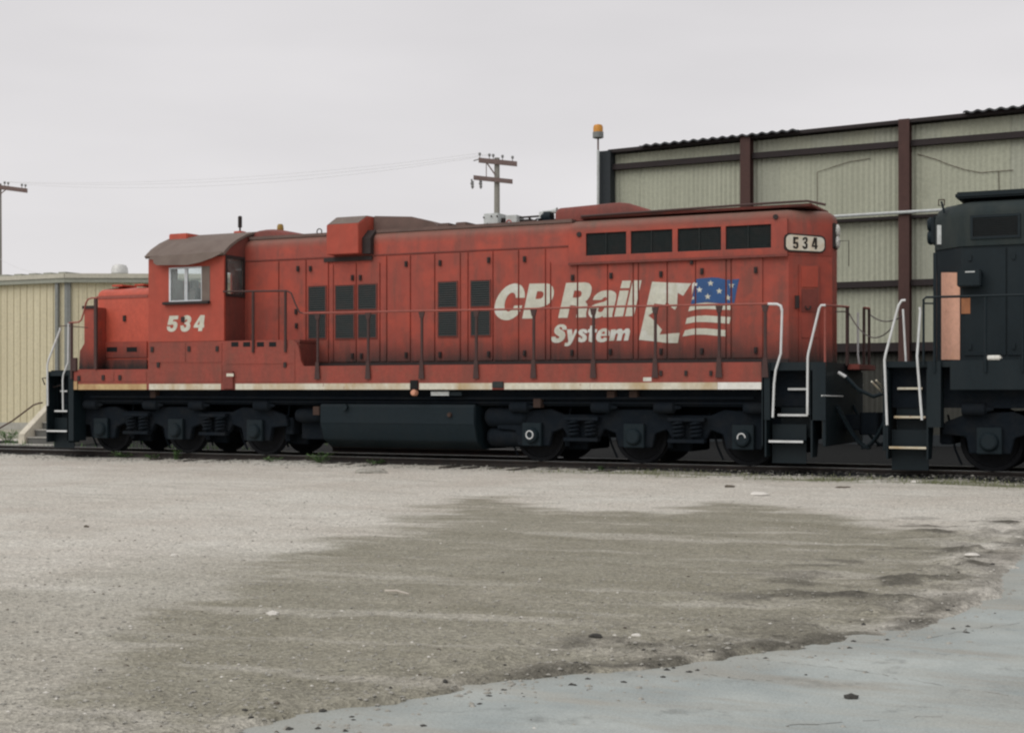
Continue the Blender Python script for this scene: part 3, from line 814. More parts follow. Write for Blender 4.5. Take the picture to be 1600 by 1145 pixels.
B(xs(257, YS), xs(329, YS), YS - .09, YS, wz0 - .06, wz0).build('arm_rest', 'latch', loco, bevel=.01)
rf = MB()
rf.panel('x', XCB1, XCB1 + .02, rw0.y - .03, rw1.y + .03, rz0 - .04, rz1 + .04, [(rw0.y + .02, rw1.y - .02, rz0 + .02, rz1 - .02)])
rwin = rf.build('rear_window', 'latch', loco)
B(XCB1 - .03, XCB1 - .022, rw0.y, rw1.y, rz0, rz1).build('window_pane', 'glass', rwin)
digits5 = [(300, 270), (578, 262), (565, 375), (420, 385), (400, 450), (460, 435), (520, 465), (548, 530), (535, 620), (490, 710), (420, 760), (340, 770), (270, 745), (225, 690), (218, 600), (320, 600), (330, 650), (375, 662), (420, 630), (432, 575), (410, 545), (370, 540), (335, 555), (235, 548)]
digits3 = [(640, 575), (740, 570), (750, 620), (785, 642), (820, 620), (830, 570), (805, 535), (765, 525), (775, 470), (830, 455), (862, 420), (850, 385), (822, 376), (790, 405), (782, 440), (680, 432), (705, 335), (770, 265), (860, 248), (930, 270), (975, 330), (980, 400), (960, 460), (925, 500), (952, 560), (945, 640), (905, 710), (840, 755), (760, 768), (690, 750), (648, 690)]
digits4 = ([(1270, 245), (1400, 248), (1370, 540), (1385, 545), (1375, 640), (1330, 640), (1310, 745), (1195, 745), (1205, 640), (1050, 640), (1065, 560)], [[(1245, 420), (1235, 545), (1165, 545)]])
cv = lambda x, y: at(250 + x / 20, 480 + y / 20, YS)
decal('cab_number', 'white', [(digits5, []), (digits3, []), digits4], cv, (0, -1, 0), loco)
plate(283.5, 288.5, 495, 503, YS - .005, 'latch', .02, 'latch')

# long hood
XHE = at(1304, 500, 26.1).x
CH = xs(1232, YH)
XRA = xs(890, YH)
LIP = 3.93
cham = XHE - CH
HB = YH + .012                            # hood body skin sits just behind the door skins
MB().rings(hood_rings(XCB1, XRA + .1, YC - HB, 1.96, 4.74, .17, .05)).build('long_hood', 'red', loco, angle=50)
lp = lambda hw, x0, ch: [(x0, YC - hw), (XHE - ch, YC - hw), (XHE, YC - hw + .6), (XHE, YC + hw - .6), (XHE - ch, YC + hw), (x0, YC + hw)]
p_ = lp(YC - HB, XRA + .1, cham)
MB().rings([[(a, b, 1.96) for a, b in p_], [(a, b, LIP) for a, b in p_]]).build('rear_hood', 'red', loco)
# seam capping above the doors and hood roof walk line
B(XCB1 + .02, XRA, YH - .006, YH + .03, 4.262, 4.285).build('door_rail', 'red_dark', loco)
B(XCB1 + .02, XRA, YH - .03, YH + .03, WK, 2.075).build('hood_foot_rail', 'latch', loco)
B(XRA, CH, YH - .03, YH + .03, WK, 2.075).build('hood_foot_rail', 'latch', loco)
hood_roof = MB().rings([[(a, b, z) for a, b in ((XCB1 + .05, YH + .1), (XRA, YH + .1), (XRA, far(YH) - .1), (XCB1 + .05, far(YH) - .1))] for z in (4.735, 4.80)])
hood_roof.build('roof_skin', 'hoodtop', loco)
# radiator housing
hw2 = YC - YH + .0
rp = lp(hw2, XRA, cham)
loops = [[(a, b, LIP) for a, b in rp]]
r = .16
for k in range(5):
    t = math.pi / 2 * k / 4
    loops.append([(q[0], q[1], 4.75 - r + r * math.sin(t)) for q in inset(rp, r * (1 - math.cos(t)) + 1e-4)])
loops.append([(q[0], q[1], 4.80) for q in inset(rp, .5)])
MB().rings(loops).build('radiator_housing', 'red', loco, angle=50)
hs = []
for a, b_, ya, yb in ((917, 980, 366, 403.5), (987, 1052, 362, 400), (1060, 1128, 357, 396.5), (1135, 1206, 351, 392)):
    p, q = at(a, (ya + yb) / 2, YH), at(b_, (ya + yb) / 2, YH)
    hs.append((p.x, q.x, 4.065, 4.49))
face = MB().panel('y', YH - .05, YH, XRA, CH - .01, LIP, 4.58, hs).build('radiator_frame', 'red', loco)
B(XRA, CH, YH - .075, YH - .05, LIP - .03, LIP + .012).build('drip_lip', 'red_dark', loco)
for h in hs:
    g = B(h[0], h[1], YH - .006, YH - .001, h[2], h[3]).build('radiator_screen', 'void', loco)
    sm = MB()
    for i in range(14):
        z = h[2] + (i + .5) * (h[3] - h[2]) / 14
        sm.add([(h[0], YH - .008, z + .012), (h[1], YH - .008, z + .012), (h[1], YH - .032, z - .012), (h[0], YH - .032, z - .012)], [(0, 1, 2, 3)])
    sl_ = sm.build('shutter_slat', 'grille', g); sl_['kind'] = 'stuff'
    MB().tube([((h[0] + h[1]) / 2, YH - .04, h[2]), ((h[0] + h[1]) / 2, YH - .04, h[3])], .008, 6).build('screen_stay', 'grille', g)
for a, ya in ((905, 366.5), (1212, 339)):
    p = at(a, ya, YH - .05)
    MB().lathe([(.0, -.03), (.045, -.03), (.05, 0)], p, 'y', 12).build('lifting_eye', 'latch', loco)
# fan deck, hump, walk strip
B(xs(905, 25.45), xs(1268, 25.45), 25.45, far(25.45), 4.80, 4.85).build('fan_deck', 'red_dark', loco, bevel=.012)
MB().tube([(xs(908, 25.42), 25.42, 4.84), (xs(1200, 25.42), 25.42, 4.885), (xs(1262, 25.42), 25.42, 4.885), (xs(1290, 25.42), 25.42, 4.80)], .022, 8).build('roof_rail', 'rail_red', loco)
hx0, hx1 = xs(871, 25.75), xs(1038, 25.75)
hp = []
for xx, zz, w in ((hx0, 4.78, .42), (hx0, 5.02, .42), (hx0 + .12, 5.08, .40), (hx0 + 1.5, 5.10, .40), (hx1, 4.83, .34)):
    hp.append((xx, zz, w))
rl = []
for xx, zt, w in ((hx0, 5.03, .45), (hx0 + .06, 5.07, .48), (hx0 + 1.3, 5.11, .5), (hx0 + 1.5, 5.08, .5), (hx1, 4.84, .42)):
    rl.append([(xx, YC - w, 4.78), (xx, YC - w, zt - .1 if zt > 4.95 else zt - .02), (xx, YC - w + .05, zt - .03), (xx, YC - w + .15, zt), (xx, YC + w - .15, zt), (xx, YC + w - .05, zt - .03), (xx, YC + w, zt - .1 if zt > 4.95 else zt - .02), (xx, YC + w, 4.78)])
MB().rings(rl).build('roof_hump', 'red_dark', loco, angle=40)
# air intake box overhanging the hood side, and ducting behind it
YI = YH - .26
bx0, bx1 = xs(510, YI), xs(560, YI)
zb, zm, zt = at(535, 397, YI).z, at(535, 350.5, YI).z, 5.09
pf = [(YI, zb), (YI, zm), (YI + .36, zt), (YC, zt + .02), (YC, 4.7), (YH + .02, 4.55), (YH + .02, zb)]
MB().prism(pf, 'x', bx0, bx1).build('intake_box', 'red_cab', loco, bevel=.012)
MB().prism([(YI + .02, zm + .015), (YI + .355, zt + .012), (YC, zt + .034), (YC, zt + .024), (YI + .36, zt + .002), (YI + .03, zm + .005)], 'x', bx0 + .02, bx1 - .02).build('intake_cover', 'brown', loco)
MB().prism([(YH - .12, 4.30), (YH - .12, 4.62), (YH + .1, 4.8), (YH + .1, 4.3)], 'x', bx1, bx1 + .2).build('intake_bracket', 'latch', loco)
plate(507, 582, 403.5, 406.5, YH, 'latch', .03, 'intake_shade')  # dark strip stands in for the shadow below the overhanging intake box
d0, d1 = bx1, xs(690, 25.75)
MB().prism([(d0, 4.76), (d0, 5.12), (d0 + .9, 5.06), (d1 - .15, 4.93), (d1, 4.80), (d1, 4.76)], 'y', 25.62, 26.55).build('exhaust_duct', 'hoodtop', loco, bevel=.02)
for a, b_ in ((688, 705), (715, 732)):
    B(xs(a, 25.8), xs(b_, 25.8), 25.7, 26.3, 4.78, 4.90).build('roof_hatch', 'hoodtop', loco, bevel=.015)
# gear on the roof: control boxes, bell, horn
def rb(a, b_, yt, Y0, Y1, m, name, zbot=4.79):
    p, q = at(a, yt, Y0), at(b_, yt, Y0)
    return B(p.x, q.x, Y0, Y1, zbot, p.z).build(name, m, loco, bevel=.01)
bb = rb(755.5, 778, 334, 25.75, 26.2, 'steelgrey', 'control_box')
for a, ya in ((756, 340), (768, 338), (777, 338), (762, 350)):
    MB().lathe([(.0, -.02), (.016, -.02), (.016, 0)], at(a, ya, 25.75), 'y', 8).build('bolt', 'latch', bb)
bb = rb(790, 807, 336.5, 25.75, 26.1, 'steelgrey', 'control_box')
c0 = at(795, 348, 25.745)
MB().tube([c0 + Vector((.05 * math.cos(t), 0, .05 * math.sin(t))) for t in np.linspace(0, 2 * math.pi, 17)], .011, 6).build('emblem_ring', 'dust', bb)
rb(779, 789, 341, 25.9, 26.2, 'latch', 'junction_box')
rb(811, 830, 343, 25.9, 26.3, 'latch', 'roof_valve')
MB().tube([at(806, 340.5, 25.9), at(842, 338, 25.9)], .02, 8).tube([at(826, 340, 25.9), at(833, 346, 25.9), at(840, 342, 25.9)], .018, 8).build('air_pipe', 'latch', loco)
rb(842, 849, 331, 25.8, 26.2, 'steelgrey', 'horn_bracket')
MB().lathe([(.0, -.1), (.1, -.1), (.12, -.02), (.12, .12), (0, .14)], at(854, 339, 25.9), 'x', 14).build('bell', 'tank', loco)
hn = MB().lathe([(.02, 0), (.025, .12), (.032, .2), (.05, .27), (.07, .31), (.0, .28)], at(848, 331, 25.85), 'x', 12)
hn.build('air_horn', 'steelgrey', loco)
MB().box(at(842, 346, 25.85).x, at(862, 346, 25.85).x, 25.8, 26.1, 4.79, 4.9).build('bell_mount', 'tank', loco)
# antenna and beacon on the cab roof, low dome behind
p = at(375, 366, 26.1)
MB().box(p.x - .1, p.x + .1, 26.0, 26.2, p.z - .12, p.z + .06).build('antenna_base', 'red_bright', loco, bevel=.01)
MB().lathe([(.02, .05), (.02, .14), (.045, .15), (.045, .38), (.03, .40)], p, 'z', 10).build('radio_antenna', 'latch', loco)
p = at(438, 368, 26.1)
MB().lathe([(.09, -.1), (.09, .06), (.075, .1), (.0, .1)], p, 'z', 14).build('beacon_base', 'latch', loco)
MB().lathe([(.07, .10), (.075, .14), (.065, .22), (.045, .245), (0, .25)], p, 'z', 14).build('beacon_lens', 'amber_old', loco)
dm = []
for t in np.linspace(0, 1, 7):
    zz = 4.78 + .17 * math.sin(math.pi * (.35 + .65 * t))
    xx = XCB1 + .02 + t * 1.15
    dm.append([(xx, 25.55, 4.75), (xx, 25.6, zz - .02), (xx, 25.8, zz + .04), (xx, 26.4, zz + .04), (xx, 26.6, zz - .02), (xx, 26.65, 4.75)])
MB().rings(dm).build('roof_dome', 'red_dark', loco)
for a in (492,):
    p = at(499, 362, 25.5)
    MB().tube([p + Vector((.06 * math.cos(t), 0, .06 * math.sin(t))) for t in np.linspace(0, 2 * math.pi, 13)], .012, 6).build('lifting_ring', 'latch', loco)

# hood doors (each its own panel) with latches and louvre grilles
ZD0 = 2.10
doors = [(388, 435.5, 4.24), (437, 478, 4.24), (480, 513, 4.24), (515, 521, 4.12), (522, 556.5, 4.12), (558, 593.5, 4.12), (595, 604, 4.24), (606, 641, 4.24), (643, 679, 4.24), (681, 719, 4.24), (721, 731, 4.24), (733, 770, 4.24),
         (772, 810, 4.24), (812, 852, 4.24), (854, 860, 3.98), (862, 902, 3.90), (904, 949, 3.90), (951, 989, 3.90), (991, 997, 3.90), (999, 1042, 3.90), (1044, 1086.5, 3.90), (1088, 1134, 3.90), (1136, 1142, 3.90), (1144, 1191.5, 3.90)]
grl = {2: ((483.5, 509.5), (448, 486.5), (491, 528.5)), 4: ((525.5, 553.5), (446.5, 484), (491.5, 528.5)), 5: ((561, 588.5), (445, 483), (491, 527.5)),
       9: ((686, 714.5), (441, 480), (487, 525)), 11: ((737, 766), (439, 478.5), (486, 524))}
lat_t = {1: 466, 2: 485.5, 4: 550, 5: 563.5, 7: 635, 9: 688, 11: 764, 13: 820, 16: 933 - 38, 17: 955, 19: 1033, 21: 1098, 23: 1181}
lat_top = ((466, 420), (485.5, 420), (551, 434), (563.5, 434), (635, 412.5), (688, 411), (764, 406.5), (820, 405), (895, 434), (955, 431), (1033, 428.5), (1097, 424), (1181, 422),
           (463, 487), (463.5, 509), (1081, 408.5))
lat_bot = ((551, 556), (565, 556), (635, 554.5), (688, 554), (764, 553), (820, 551.5), (894, 551), (954, 549.5), (1033, 549), (1097, 548.5), (1181, 547))
gaps = []
dobj = []
for i, (a, b_, z1) in enumerate(doors):
    x0, x1 = xs(a, YH), xs(b_, YH)
    o = B(x0, x1, YH - .012, YH + .011, ZD0, z1).build('hood_door', 'red', loco, bevel=.004)
    dobj.append((x0, x1, o))
    if i in grl:
        (ga, gb), (t0, t1), (s0, s1) = grl[i]
        for ya, yb in ((t0, t1), (s0, s1)):
            p, q = at(ga, ya, YH), at(gb, yb, YH)
            zc0, zc1 = at((ga + gb) / 2, yb, YH).z, at((ga + gb) / 2, ya, YH).z
            MB().panel('y', YH - .032, YH - .012, p.x - .02, q.x + .02, zc0 - .02, zc1 + .02, [(p.x, q.x, zc0, zc1)]).build('grille_frame', 'red_dark', o)
            B(p.x, q.x, YH - .016, YH - .0125, zc0, zc1).build('grille_back', 'void', o)
            for k in range(11):
                z = zc0 + (k + .5) * (zc1 - zc0) / 11
                MB().add([(p.x, YH - .018, z + .020), (q.x, YH - .018, z + .020), (q.x, YH - .036, z - .012), (p.x, YH - .036, z - .012), (p.x, YH - .018, z + .014), (q.x, YH - .018, z + .014)],
                         [(0, 1, 2, 3), (3, 2, 5, 4)]).build('louver_slat', 'grille', o)
for (x0, x1, o), (y0, y1, o2) in zip(dobj, dobj[1:]):
    gaps.append((x1 - .004, y0 + .004))
for a, ya in lat_top + lat_bot:
    p = at(a, ya, YH - .012)
    par = loco
    for x0, x1, o in dobj:
        if x0 <= p.x <= x1: par = o
    MB().box(p.x - .028, p.x + .028, YH - .045, YH - .012, p.z - .055, p.z + .055).box(p.x - .012, p.x + .012, YH - .06, YH - .045, p.z - .03, p.z + .03).build('latch', 'latch', par)

# lettering and flags
YL = YH - .0125
c1 = lambda x, y: at(765 + x / 13.333, 430 + y / 13.333, YL)
c2 = lambda x, y: at(865 + x / 9.959, 430 + y / 9.959, YL)
c3 = lambda x, y: at(990 + x / 8.889, 425 + y / 8.889, YL)
LC = [(735, 470), (735, 380), (715, 295), (670, 222), (600, 182), (520, 172), (430, 195), (340, 245), (250, 330), (180, 430), (130, 540), (105, 650), (103, 740), (125, 810), (170, 865), (240, 915), (320, 937), (400, 935), (480, 905), (560, 850), (620, 780), (660, 700), (682, 632), (520, 632), (490, 690), (450, 735), (390, 762), (340, 735), (315, 690), (310, 620), (325, 540), (360, 450), (410, 390), (460, 362), (510, 368), (540, 410), (548, 470)]
LP = ([(832, 178), (1200, 172), (1270, 195), (1320, 250), (1342, 330), (1335, 420), (1305, 500), (1260, 570), (1200, 620), (1120, 655), (1020, 672), (945, 680), (895, 902), (680, 905)], [[(992, 335), (1080, 333), (1120, 355), (1130, 395), (1115, 450), (1075, 485), (1010, 498), (955, 495)]])
LR = ([(195, 122), (500, 112), (560, 130), (592, 180), (590, 250), (565, 330), (530, 380), (495, 410), (520, 445), (528, 480), (520, 530), (505, 600), (508, 655), (352, 658), (352, 640), (370, 560), (372, 510), (355, 480), (320, 470), (258, 468), (218, 662), (72, 665)], [[(322, 240), (400, 238), (432, 255), (440, 285), (428, 325), (395, 347), (340, 352), (298, 350)]])
La = ([(612, 385), (632, 330), (680, 285), (740, 250), (820, 235), (900, 238), (955, 262), (977, 300), (972, 370), (950, 460), (925, 560), (912, 620), (915, 650), (772, 655), (765, 632), (720, 658), (650, 670), (580, 660), (550, 625), (542, 580), (555, 525), (590, 480), (650, 450), (720, 430), (790, 412), (825, 390), (832, 360), (815, 342), (785, 345), (760, 370), (745, 385)], [[(795, 482), (785, 530), (755, 568), (720, 578), (692, 562), (690, 530), (720, 505)]])
Li = [(1030, 240), (1170, 238), (1080, 640), (945, 645)]
Lid = [(1070, 88), (1205, 85), (1180, 200), (1040, 203)]
Ll = [(1232, 82), (1370, 80), (1250, 635), (1112, 640)]
decal('rail_lettering', 'white', [(LC, []), LP], c1, (0, -1, 0), loco, gaps=gaps)
decal('rail_lettering', 'white', [LR, La, (Li, []), (Lid, []), (Ll, [])], c2, (0, -1, 0), loco, gaps=gaps)
SS = [(203, 848), (205, 815), (190, 785), (155, 765), (105, 762), (60, 780), (25, 815), (10, 860), (18, 900), (50, 930), (85, 950), (92, 970), (70, 983), (40, 978), (30, 955), (-36, 958), (-38, 1000), (-20, 1035), (20, 1052), (80, 1050), (135, 1025), (170, 985), (185, 935), (178, 895), (150, 865), (105, 840), (88, 825), (95, 808), (120, 805), (135, 820), (138, 848)]
Sy = [(210, 845), (285, 842), (295, 940), (335, 845), (380, 842), (290, 1040), (260, 1085), (220, 1105), (170, 1102), (178, 1050), (215, 1052), (232, 1030), (225, 980)]
Ss = [(520, 905), (528, 870), (510, 845), (460, 835), (410, 848), (385, 885), (395, 920), (430, 945), (450, 965), (445, 985), (425, 985), (420, 965), (363, 970), (362, 1000), (385, 1032), (435, 1045), (490, 1030), (518, 990), (515, 950), (490, 920), (460, 900), (455, 885), (470, 878), (480, 900)]
St = [(575, 785), (650, 782), (640, 840), (680, 840), (670, 890), (628, 892), (610, 975), (625, 990), (648, 990), (640, 1035), (590, 1042), (550, 1030), (545, 990), (560, 892), (530, 890), (540, 840), (563, 838)]
Se = ([(870, 945), (878, 890), (860, 850), (815, 825), (755, 830), (700, 865), (668, 925), (662, 985), (685, 1030), (740, 1045), (800, 1035), (840, 1005), (860, 972), (785, 968), (765, 990), (740, 985), (735, 955), (738, 945)], [[(748, 910), (765, 880), (790, 875), (800, 890), (795, 912)]])
Sm = [(895, 845), (970, 842), (965, 868), (1010, 835), (1060, 835), (1082, 868), (1130, 828), (1175, 832), (1192, 870), (1180, 930), (1160, 1015), (1092, 1018), (1118, 910), (1100, 895), (1075, 920), (1052, 1016), (980, 1018), (1003, 915), (985, 898), (962, 925), (940, 1016), (865, 1020)]
decal('system_lettering', 'white', [(SS, []), (Sy, []), (Ss, []), (St, []), Se, (Sm, [])], c2, (0, -1, 0), loco, gaps=gaps)
WP = [(258, 135), (530, 150), (800, 158), (690, 330), (612, 290), (605, 440), (610, 470), (575, 525), (525, 490), (465, 408), (437, 455), (285, 437), (272, 560), (205, 605), (262, 650), (318, 712), (395, 800), (360, 870), (440, 862), (560, 850), (640, 845), (615, 985), (460, 985), (320, 965), (75, 942)]
decal('leaf_emblem', 'white', [(WP, []), ([(812, 165), (850, 138), (836, 215), (812, 320)], [])], c3, (0, -1, 0), loco, gaps=gaps)
CA = [(870, 100), (960, 88), (1080, 75), (1180, 80), (1250, 100), (1330, 110), (1470, 95), (1440, 220), (1400, 430), (1250, 440), (1020, 418), (880, 436), (795, 448), (830, 290), (855, 150)]
flag = decal('flag_canton', 'blue', [(CA, [])], c3, (0, -1, 0), loco, gaps=gaps)
def star(cx, cy, r):
    return [(cx + (r if k % 2 == 0 else r * .42) * math.sin(math.pi * k / 5), cy - (r if k % 2 == 0 else r * .42) * math.cos(math.pi * k / 5)) for k in range(10)]
c3b = lambda x, y: at(990 + x / 8.889, 425 + y / 8.889, YL - .004)
for sx, sy in ((1070, 157), (1360, 185), (915, 247), (1190, 265), (1030, 342), (1310, 358)):
    decal('star', 'white', [(star(sx, sy, 46), [])], c3b, (0, -1, 0), flag, th=.003, gaps=gaps)
decal('star', 'white', [([(856, 152), (872, 160), (890, 150), (878, 175), (882, 195), (862, 188), (848, 196)], []), ([(826, 335), (834, 350), (846, 352), (836, 365), (838, 385), (822, 376), (806, 392)], [])], c3b, (0, -1, 0), flag, th=.003)
for s_ in ([(800, 472), (870, 438), (1020, 424), (1160, 437), (1370, 452), (1355, 525), (1240, 525), (1150, 520), (1000, 512), (870, 520), (760, 548), (775, 490)],
           [(740, 640), (850, 612), (1000, 602), (1150, 612), (1350, 625), (1330, 718), (1160, 705), (1000, 695), (860, 695), (720, 722)],
           [(715, 810), (850, 782), (1000, 782), (1150, 795), (1300, 808), (1285, 895), (1150, 885), (1000, 870), (850, 868), (680, 895)]):
    decal('flag_stripe', 'white', [(s_, [])], c3, (0, -1, 0), loco, gaps=gaps)

# rear end: number board on the chamfer, door, headlamp
A0 = Vector((CH, YH, 0)); A1 = Vector((XHE, YH + .6, 0))
CT_ = (A1 - A0).normalized(); CN = Vector((CT_.y, -CT_.x, 0))
if CN.y > 0: CN = -CN
def on_ch(px, py, off=0.0):
    d = ray(px, py); o = A0 + CN * off
    t = o.dot(CN) / d.dot(CN)
    p = d * t; return Vector((p.x, p.y, EYE + p.z))
def ch_prism(pts, off0, off1, m, name, par=loco, bevel=0.0):
    mb = MB(); a = [on_ch(*p) for p in pts]; n = len(a)
    mb.add([p + CN * off1 for p in a] + [p + CN * off0 for p in a], [tuple(range(n)), tuple(range(2 * n - 1, n - 1, -1))] + [(i, (i + 1) % n, (i + 1) % n + n, i + n) for i in range(n)])
    return mb.build(name, m, par, bevel=bevel)
def rrect(x0, x1, y00, y01, y10, y11, r=8, k=4):
    pts = []
    for cx, cy, a0 in ((x1 - r, y10 + r, 0), (x0 + r, y00 + r, 90), (x0 + r, y01 - r, 180), (x1 - r, y11 - r, 270)):
        for i in range(k + 1):
            a = math.radians(a0 + 90 * i / k); pts.append((cx + r * math.cos(a), cy - r * math.sin(a)))
    return pts
nb = ch_prism(rrect(1224.5, 1289, 364.5, 393.5, 368.5, 395.5, 8), 0, .03, 'latch', 'number_board', bevel=.004)
ch_prism(rrect(1227, 1286.6, 367, 391, 371, 393.3, 7), .03, .036, 'boardface', 'board_face', nb)
cz = lambda x, y: on_ch(1215 + x / 12.72, 320 + y / 12.72) + CN * .036
n5 = [(290, 640), (392, 648), (392, 690), (335, 688), (332, 745), (372, 740), (394, 770), (392, 850), (365, 880), (320, 878), (288, 855), (288, 818), (325, 820), (335, 845), (352, 840), (352, 785), (335, 780), (325, 790), (288, 785)]
n3 = [(475, 692), (488, 657), (520, 644), (560, 652), (577, 682), (574, 730), (552, 762), (577, 785), (574, 855), (545, 884), (505, 884), (475, 855), (472, 820), (512, 825), (520, 845), (535, 840), (535, 785), (505, 775), (505, 740), (535, 735), (537, 690), (522, 678), (512, 695), (510, 712), (476, 706)]
n4 = ([(700, 655), (762, 658), (762, 815), (777, 818), (774, 850), (760, 850), (757, 888), (720, 888), (720, 848), (656, 842), (660, 805)], [[(720, 735), (718, 812), (692, 810)]])
decal('board_digits', 'ink', [(n5, []), (n3, []), n4], cz, CN, nb, th=.004)
er = ch_prism([(1248, 413), (1280, 413), (1280, 575), (1248, 575)], 0, .02, 'red', 'end_door', bevel=.006)
for ya, yb in ((416, 449), (452, 488), (492, 528)):
    ch_prism([(1251, ya), (1277, ya), (1277, yb), (1251, yb)], .02, .03, 'red_cab' if ya == 416 else ('red_dark' if ya == 452 else 'red'), 'door_panel', er, bevel=.004)
ch_prism([(1242, 462), (1246, 462), (1246, 482), (1242, 482)], 0, .07, 'latch', 'door_hinge', er)
hh = []
for t in np.linspace(0, math.pi, 8):
    hh.append(on_ch(1256 + 8 * (1 - math.cos(t)) / 2, 478 + 6 * math.sin(t)) + CN * .06)
MB().tube(hh, .014, 6).build('door_handle', 'latch', er)
hl = B(XHE - .02, XHE + .05, YC - .17, YC + .17, at(1302, 389, YC).z, at(1302, 350, YC).z).build('headlight', 'latch', loco, bevel=.02)
for py in (361, 379):
    p = at(1302, py, YC); p.x = XHE + .05
    MB().lathe([(.115, -.01), (.115, .015), (.10, .03), (.06, .045), (0, .05)], (p.x, p.y, p.z), 'x', 18).build('headlight_lens', 'lens', hl)
MB().tube([(XHE, YC - .05, at(1302, 378, YC).z), (XHE + .28, YC - .1, at(1302, 378, YC).z), (XHE + .28, YC - .1, at(1302, 418, YC).z)], .008, 6).build('grab_wire', 'latch', loco)

# handrails and stanchions
def tubepx(pts, Y, r, m, name, par=loco, seg=8, **k):
    return MB().tube([at(*p, Y) for p in pts], r, seg).build(name, m, par, **k)
YR = YS - .02
ZH = at(760, 482.5, YS).z
tubepx(((349, 455.5), (400, 455), (448, 454.5)), YR, .02, 'rail_red', 'handrail')
for a in (395.5, 446):
    MB().tube([at(a, 455, YR), (xs(a, YR), YR, 2.30)], .03, 8).build('stanchion', 'rail_red', loco)
tubepx(((448, 454.5), (455, 458), (462, 476), (468, 488), (474, 489.5)), YR, .017, 'rail_red', 'handrail')
tubepx(((474, 489.5), (640, 486), (800, 483.2), (960, 479), (1100, 476.5), (1200, 474.6)), YR, .019, 'rail_top', 'handrail')
for a in (496, 575, 658.7, 744, 833.6, 927, 1023.7, 1123.5, 1195.5):
    x = xs(a, YR); zt = at(a, 489.5 - (a - 474) * .0205, YR).z
    o = MB().box(x - .027, x + .027, YR - .005, YR + .03, WK - .25, zt - .03).build('stanchion', 'rail_red', loco, bevel=.008)
    MB().prism([(x - .062, WK - .27), (x + .062, WK - .27), (x + .036, WK + .08), (x - .036, WK + .08)], 'y', YR - .02, YR - .006).build('stanchion_foot', 'rail_red', o)
    MB().prism([(x - .035, zt - .14), (x + .035, zt - .14), (x + .065, zt - .02), (x - .065, zt - .02)], 'y', YR - .012, YR + .02).build('stanchion_head', 'rail_red', o)
tubepx(((1200, 475), (1214, 475.2), (1220, 478), (1222, 486)), YR, .024, 'rail_white', 'grab_rail')
tubepx(((1222, 486), (1220, 552), (1212, 578), (1209.5, 600), (1207.5, 652)), YR, .021, 'rail_white', 'grab_rail')
tubepx(((1290, 477), (1283, 477), (1280, 482), (1263, 552), (1262, 560), (1261.5, 648)), YR, .021, 'rail_white', 'grab_rail')
MB().tube([at(1289, 477, YR), atX(1326, 479.5, XR_END)], .02, 8).build('end_rail', 'rail_top', loco)
e1, e2, e3 = atX(1324, 480, XR_END), atX(1350, 481, XR_END), atX(1358, 482, XR_END)
for e, w in ((e1, .07), (e2, .05), (e3, .045)):
    MB().box(XR_END - .02, XR_END + .02, e.y - w, e.y + w, WK - .05, e.z).build('end_post', 'rail_red', loco, bevel=.008)
MB().box(XR_END, XR_END + .22, e1.y, e2.y, WK - .12, WK - .02).build('drop_step', 'red_dark', loco, bevel=.01)
MB().tube([e2, e3], .025, 8).build('end_rail', 'rail_top', loco)
tubepx(((1289, 478), (1289, 572)), YR + .05, .02, 'rail_top', 'end_post')
MB().tube([atX(1306, 487, XR_END), e1 + Vector((0, 0, -.08))], .012, 6).build('end_rail', 'rail_red', loco)
yf = far(YS)
MB().tube([(XR_END - .1, yf, 3.0), (XR_END - .1, yf, 2.2), (XR_END - .02, yf, 1.6)], .02, 8).build('grab_rail', 'rail_white', loco)
MB().tube([(XR_END - .95, yf, 3.0), (XR_END - .95, yf, 1.3)], .02, 8).build('grab_rail', 'rail_white', loco)
# rear platform, end plate, steps
SX0, SX1 = xs(1196, YS), xs(1268, YS)
B(XN1 + .03, XR_END - .03, YS + .02, far(YS) - .02, 1.86, WK - .01).build('end_platform', 'black', loco)
B(XR_END - .06, XR_END, YS + .02, far(YS) - .02, .55, 1.86).build('pilot_plate', 'black', loco, bevel=.01)
def steps(x0, x1, treads, par, m='black', tread_m='rail_white', sides=True):
    n = len(treads)
    for i, (a, b_, py) in enumerate(treads):
        Y0 = YS - .02 + i * .13
        p, q = at(a, py, Y0), at(b_, py, Y0)
        o = B(p.x, q.x, Y0 + .02, Y0 + .24, p.z - .03, p.z).build('step', m, par)
        B(p.x, q.x, Y0, Y0 + .02, p.z - .032, p.z + .004).build('step_edge', tread_m, o)
        B(p.x, q.x, Y0 + .24, Y0 + .26, p.z - .4, p.z + .28).build('riser', m, o)
    for x in (x0, x1):
        MB().prism([(YS, .36), (YS + .35, .36), (YS + .6, 1.1), (YS + .6, 1.86), (YS, 1.86)], 'x', x - .015, x + .015).build('step_side', m, par)
steps(SX0, SX1, ((1201, 1254.5, 688), (1215, 1262, 647), (1231, 1262, 606.5)), loco)
B(XN1 + .0, XN1 + .02, YS, YC - .3, .55, WK - .01).build('step_bulkhead', 'black', loco)
B(xs(1194, YS), xs(1203, YS), YS - .01, YS + .3, 1.0, WK - .012).build('step_post', 'black', loco)
B(xs(1266, YS), XR_END, YS, YS + .04, 1.0, WK - .012).build('step_post', 'black', loco)
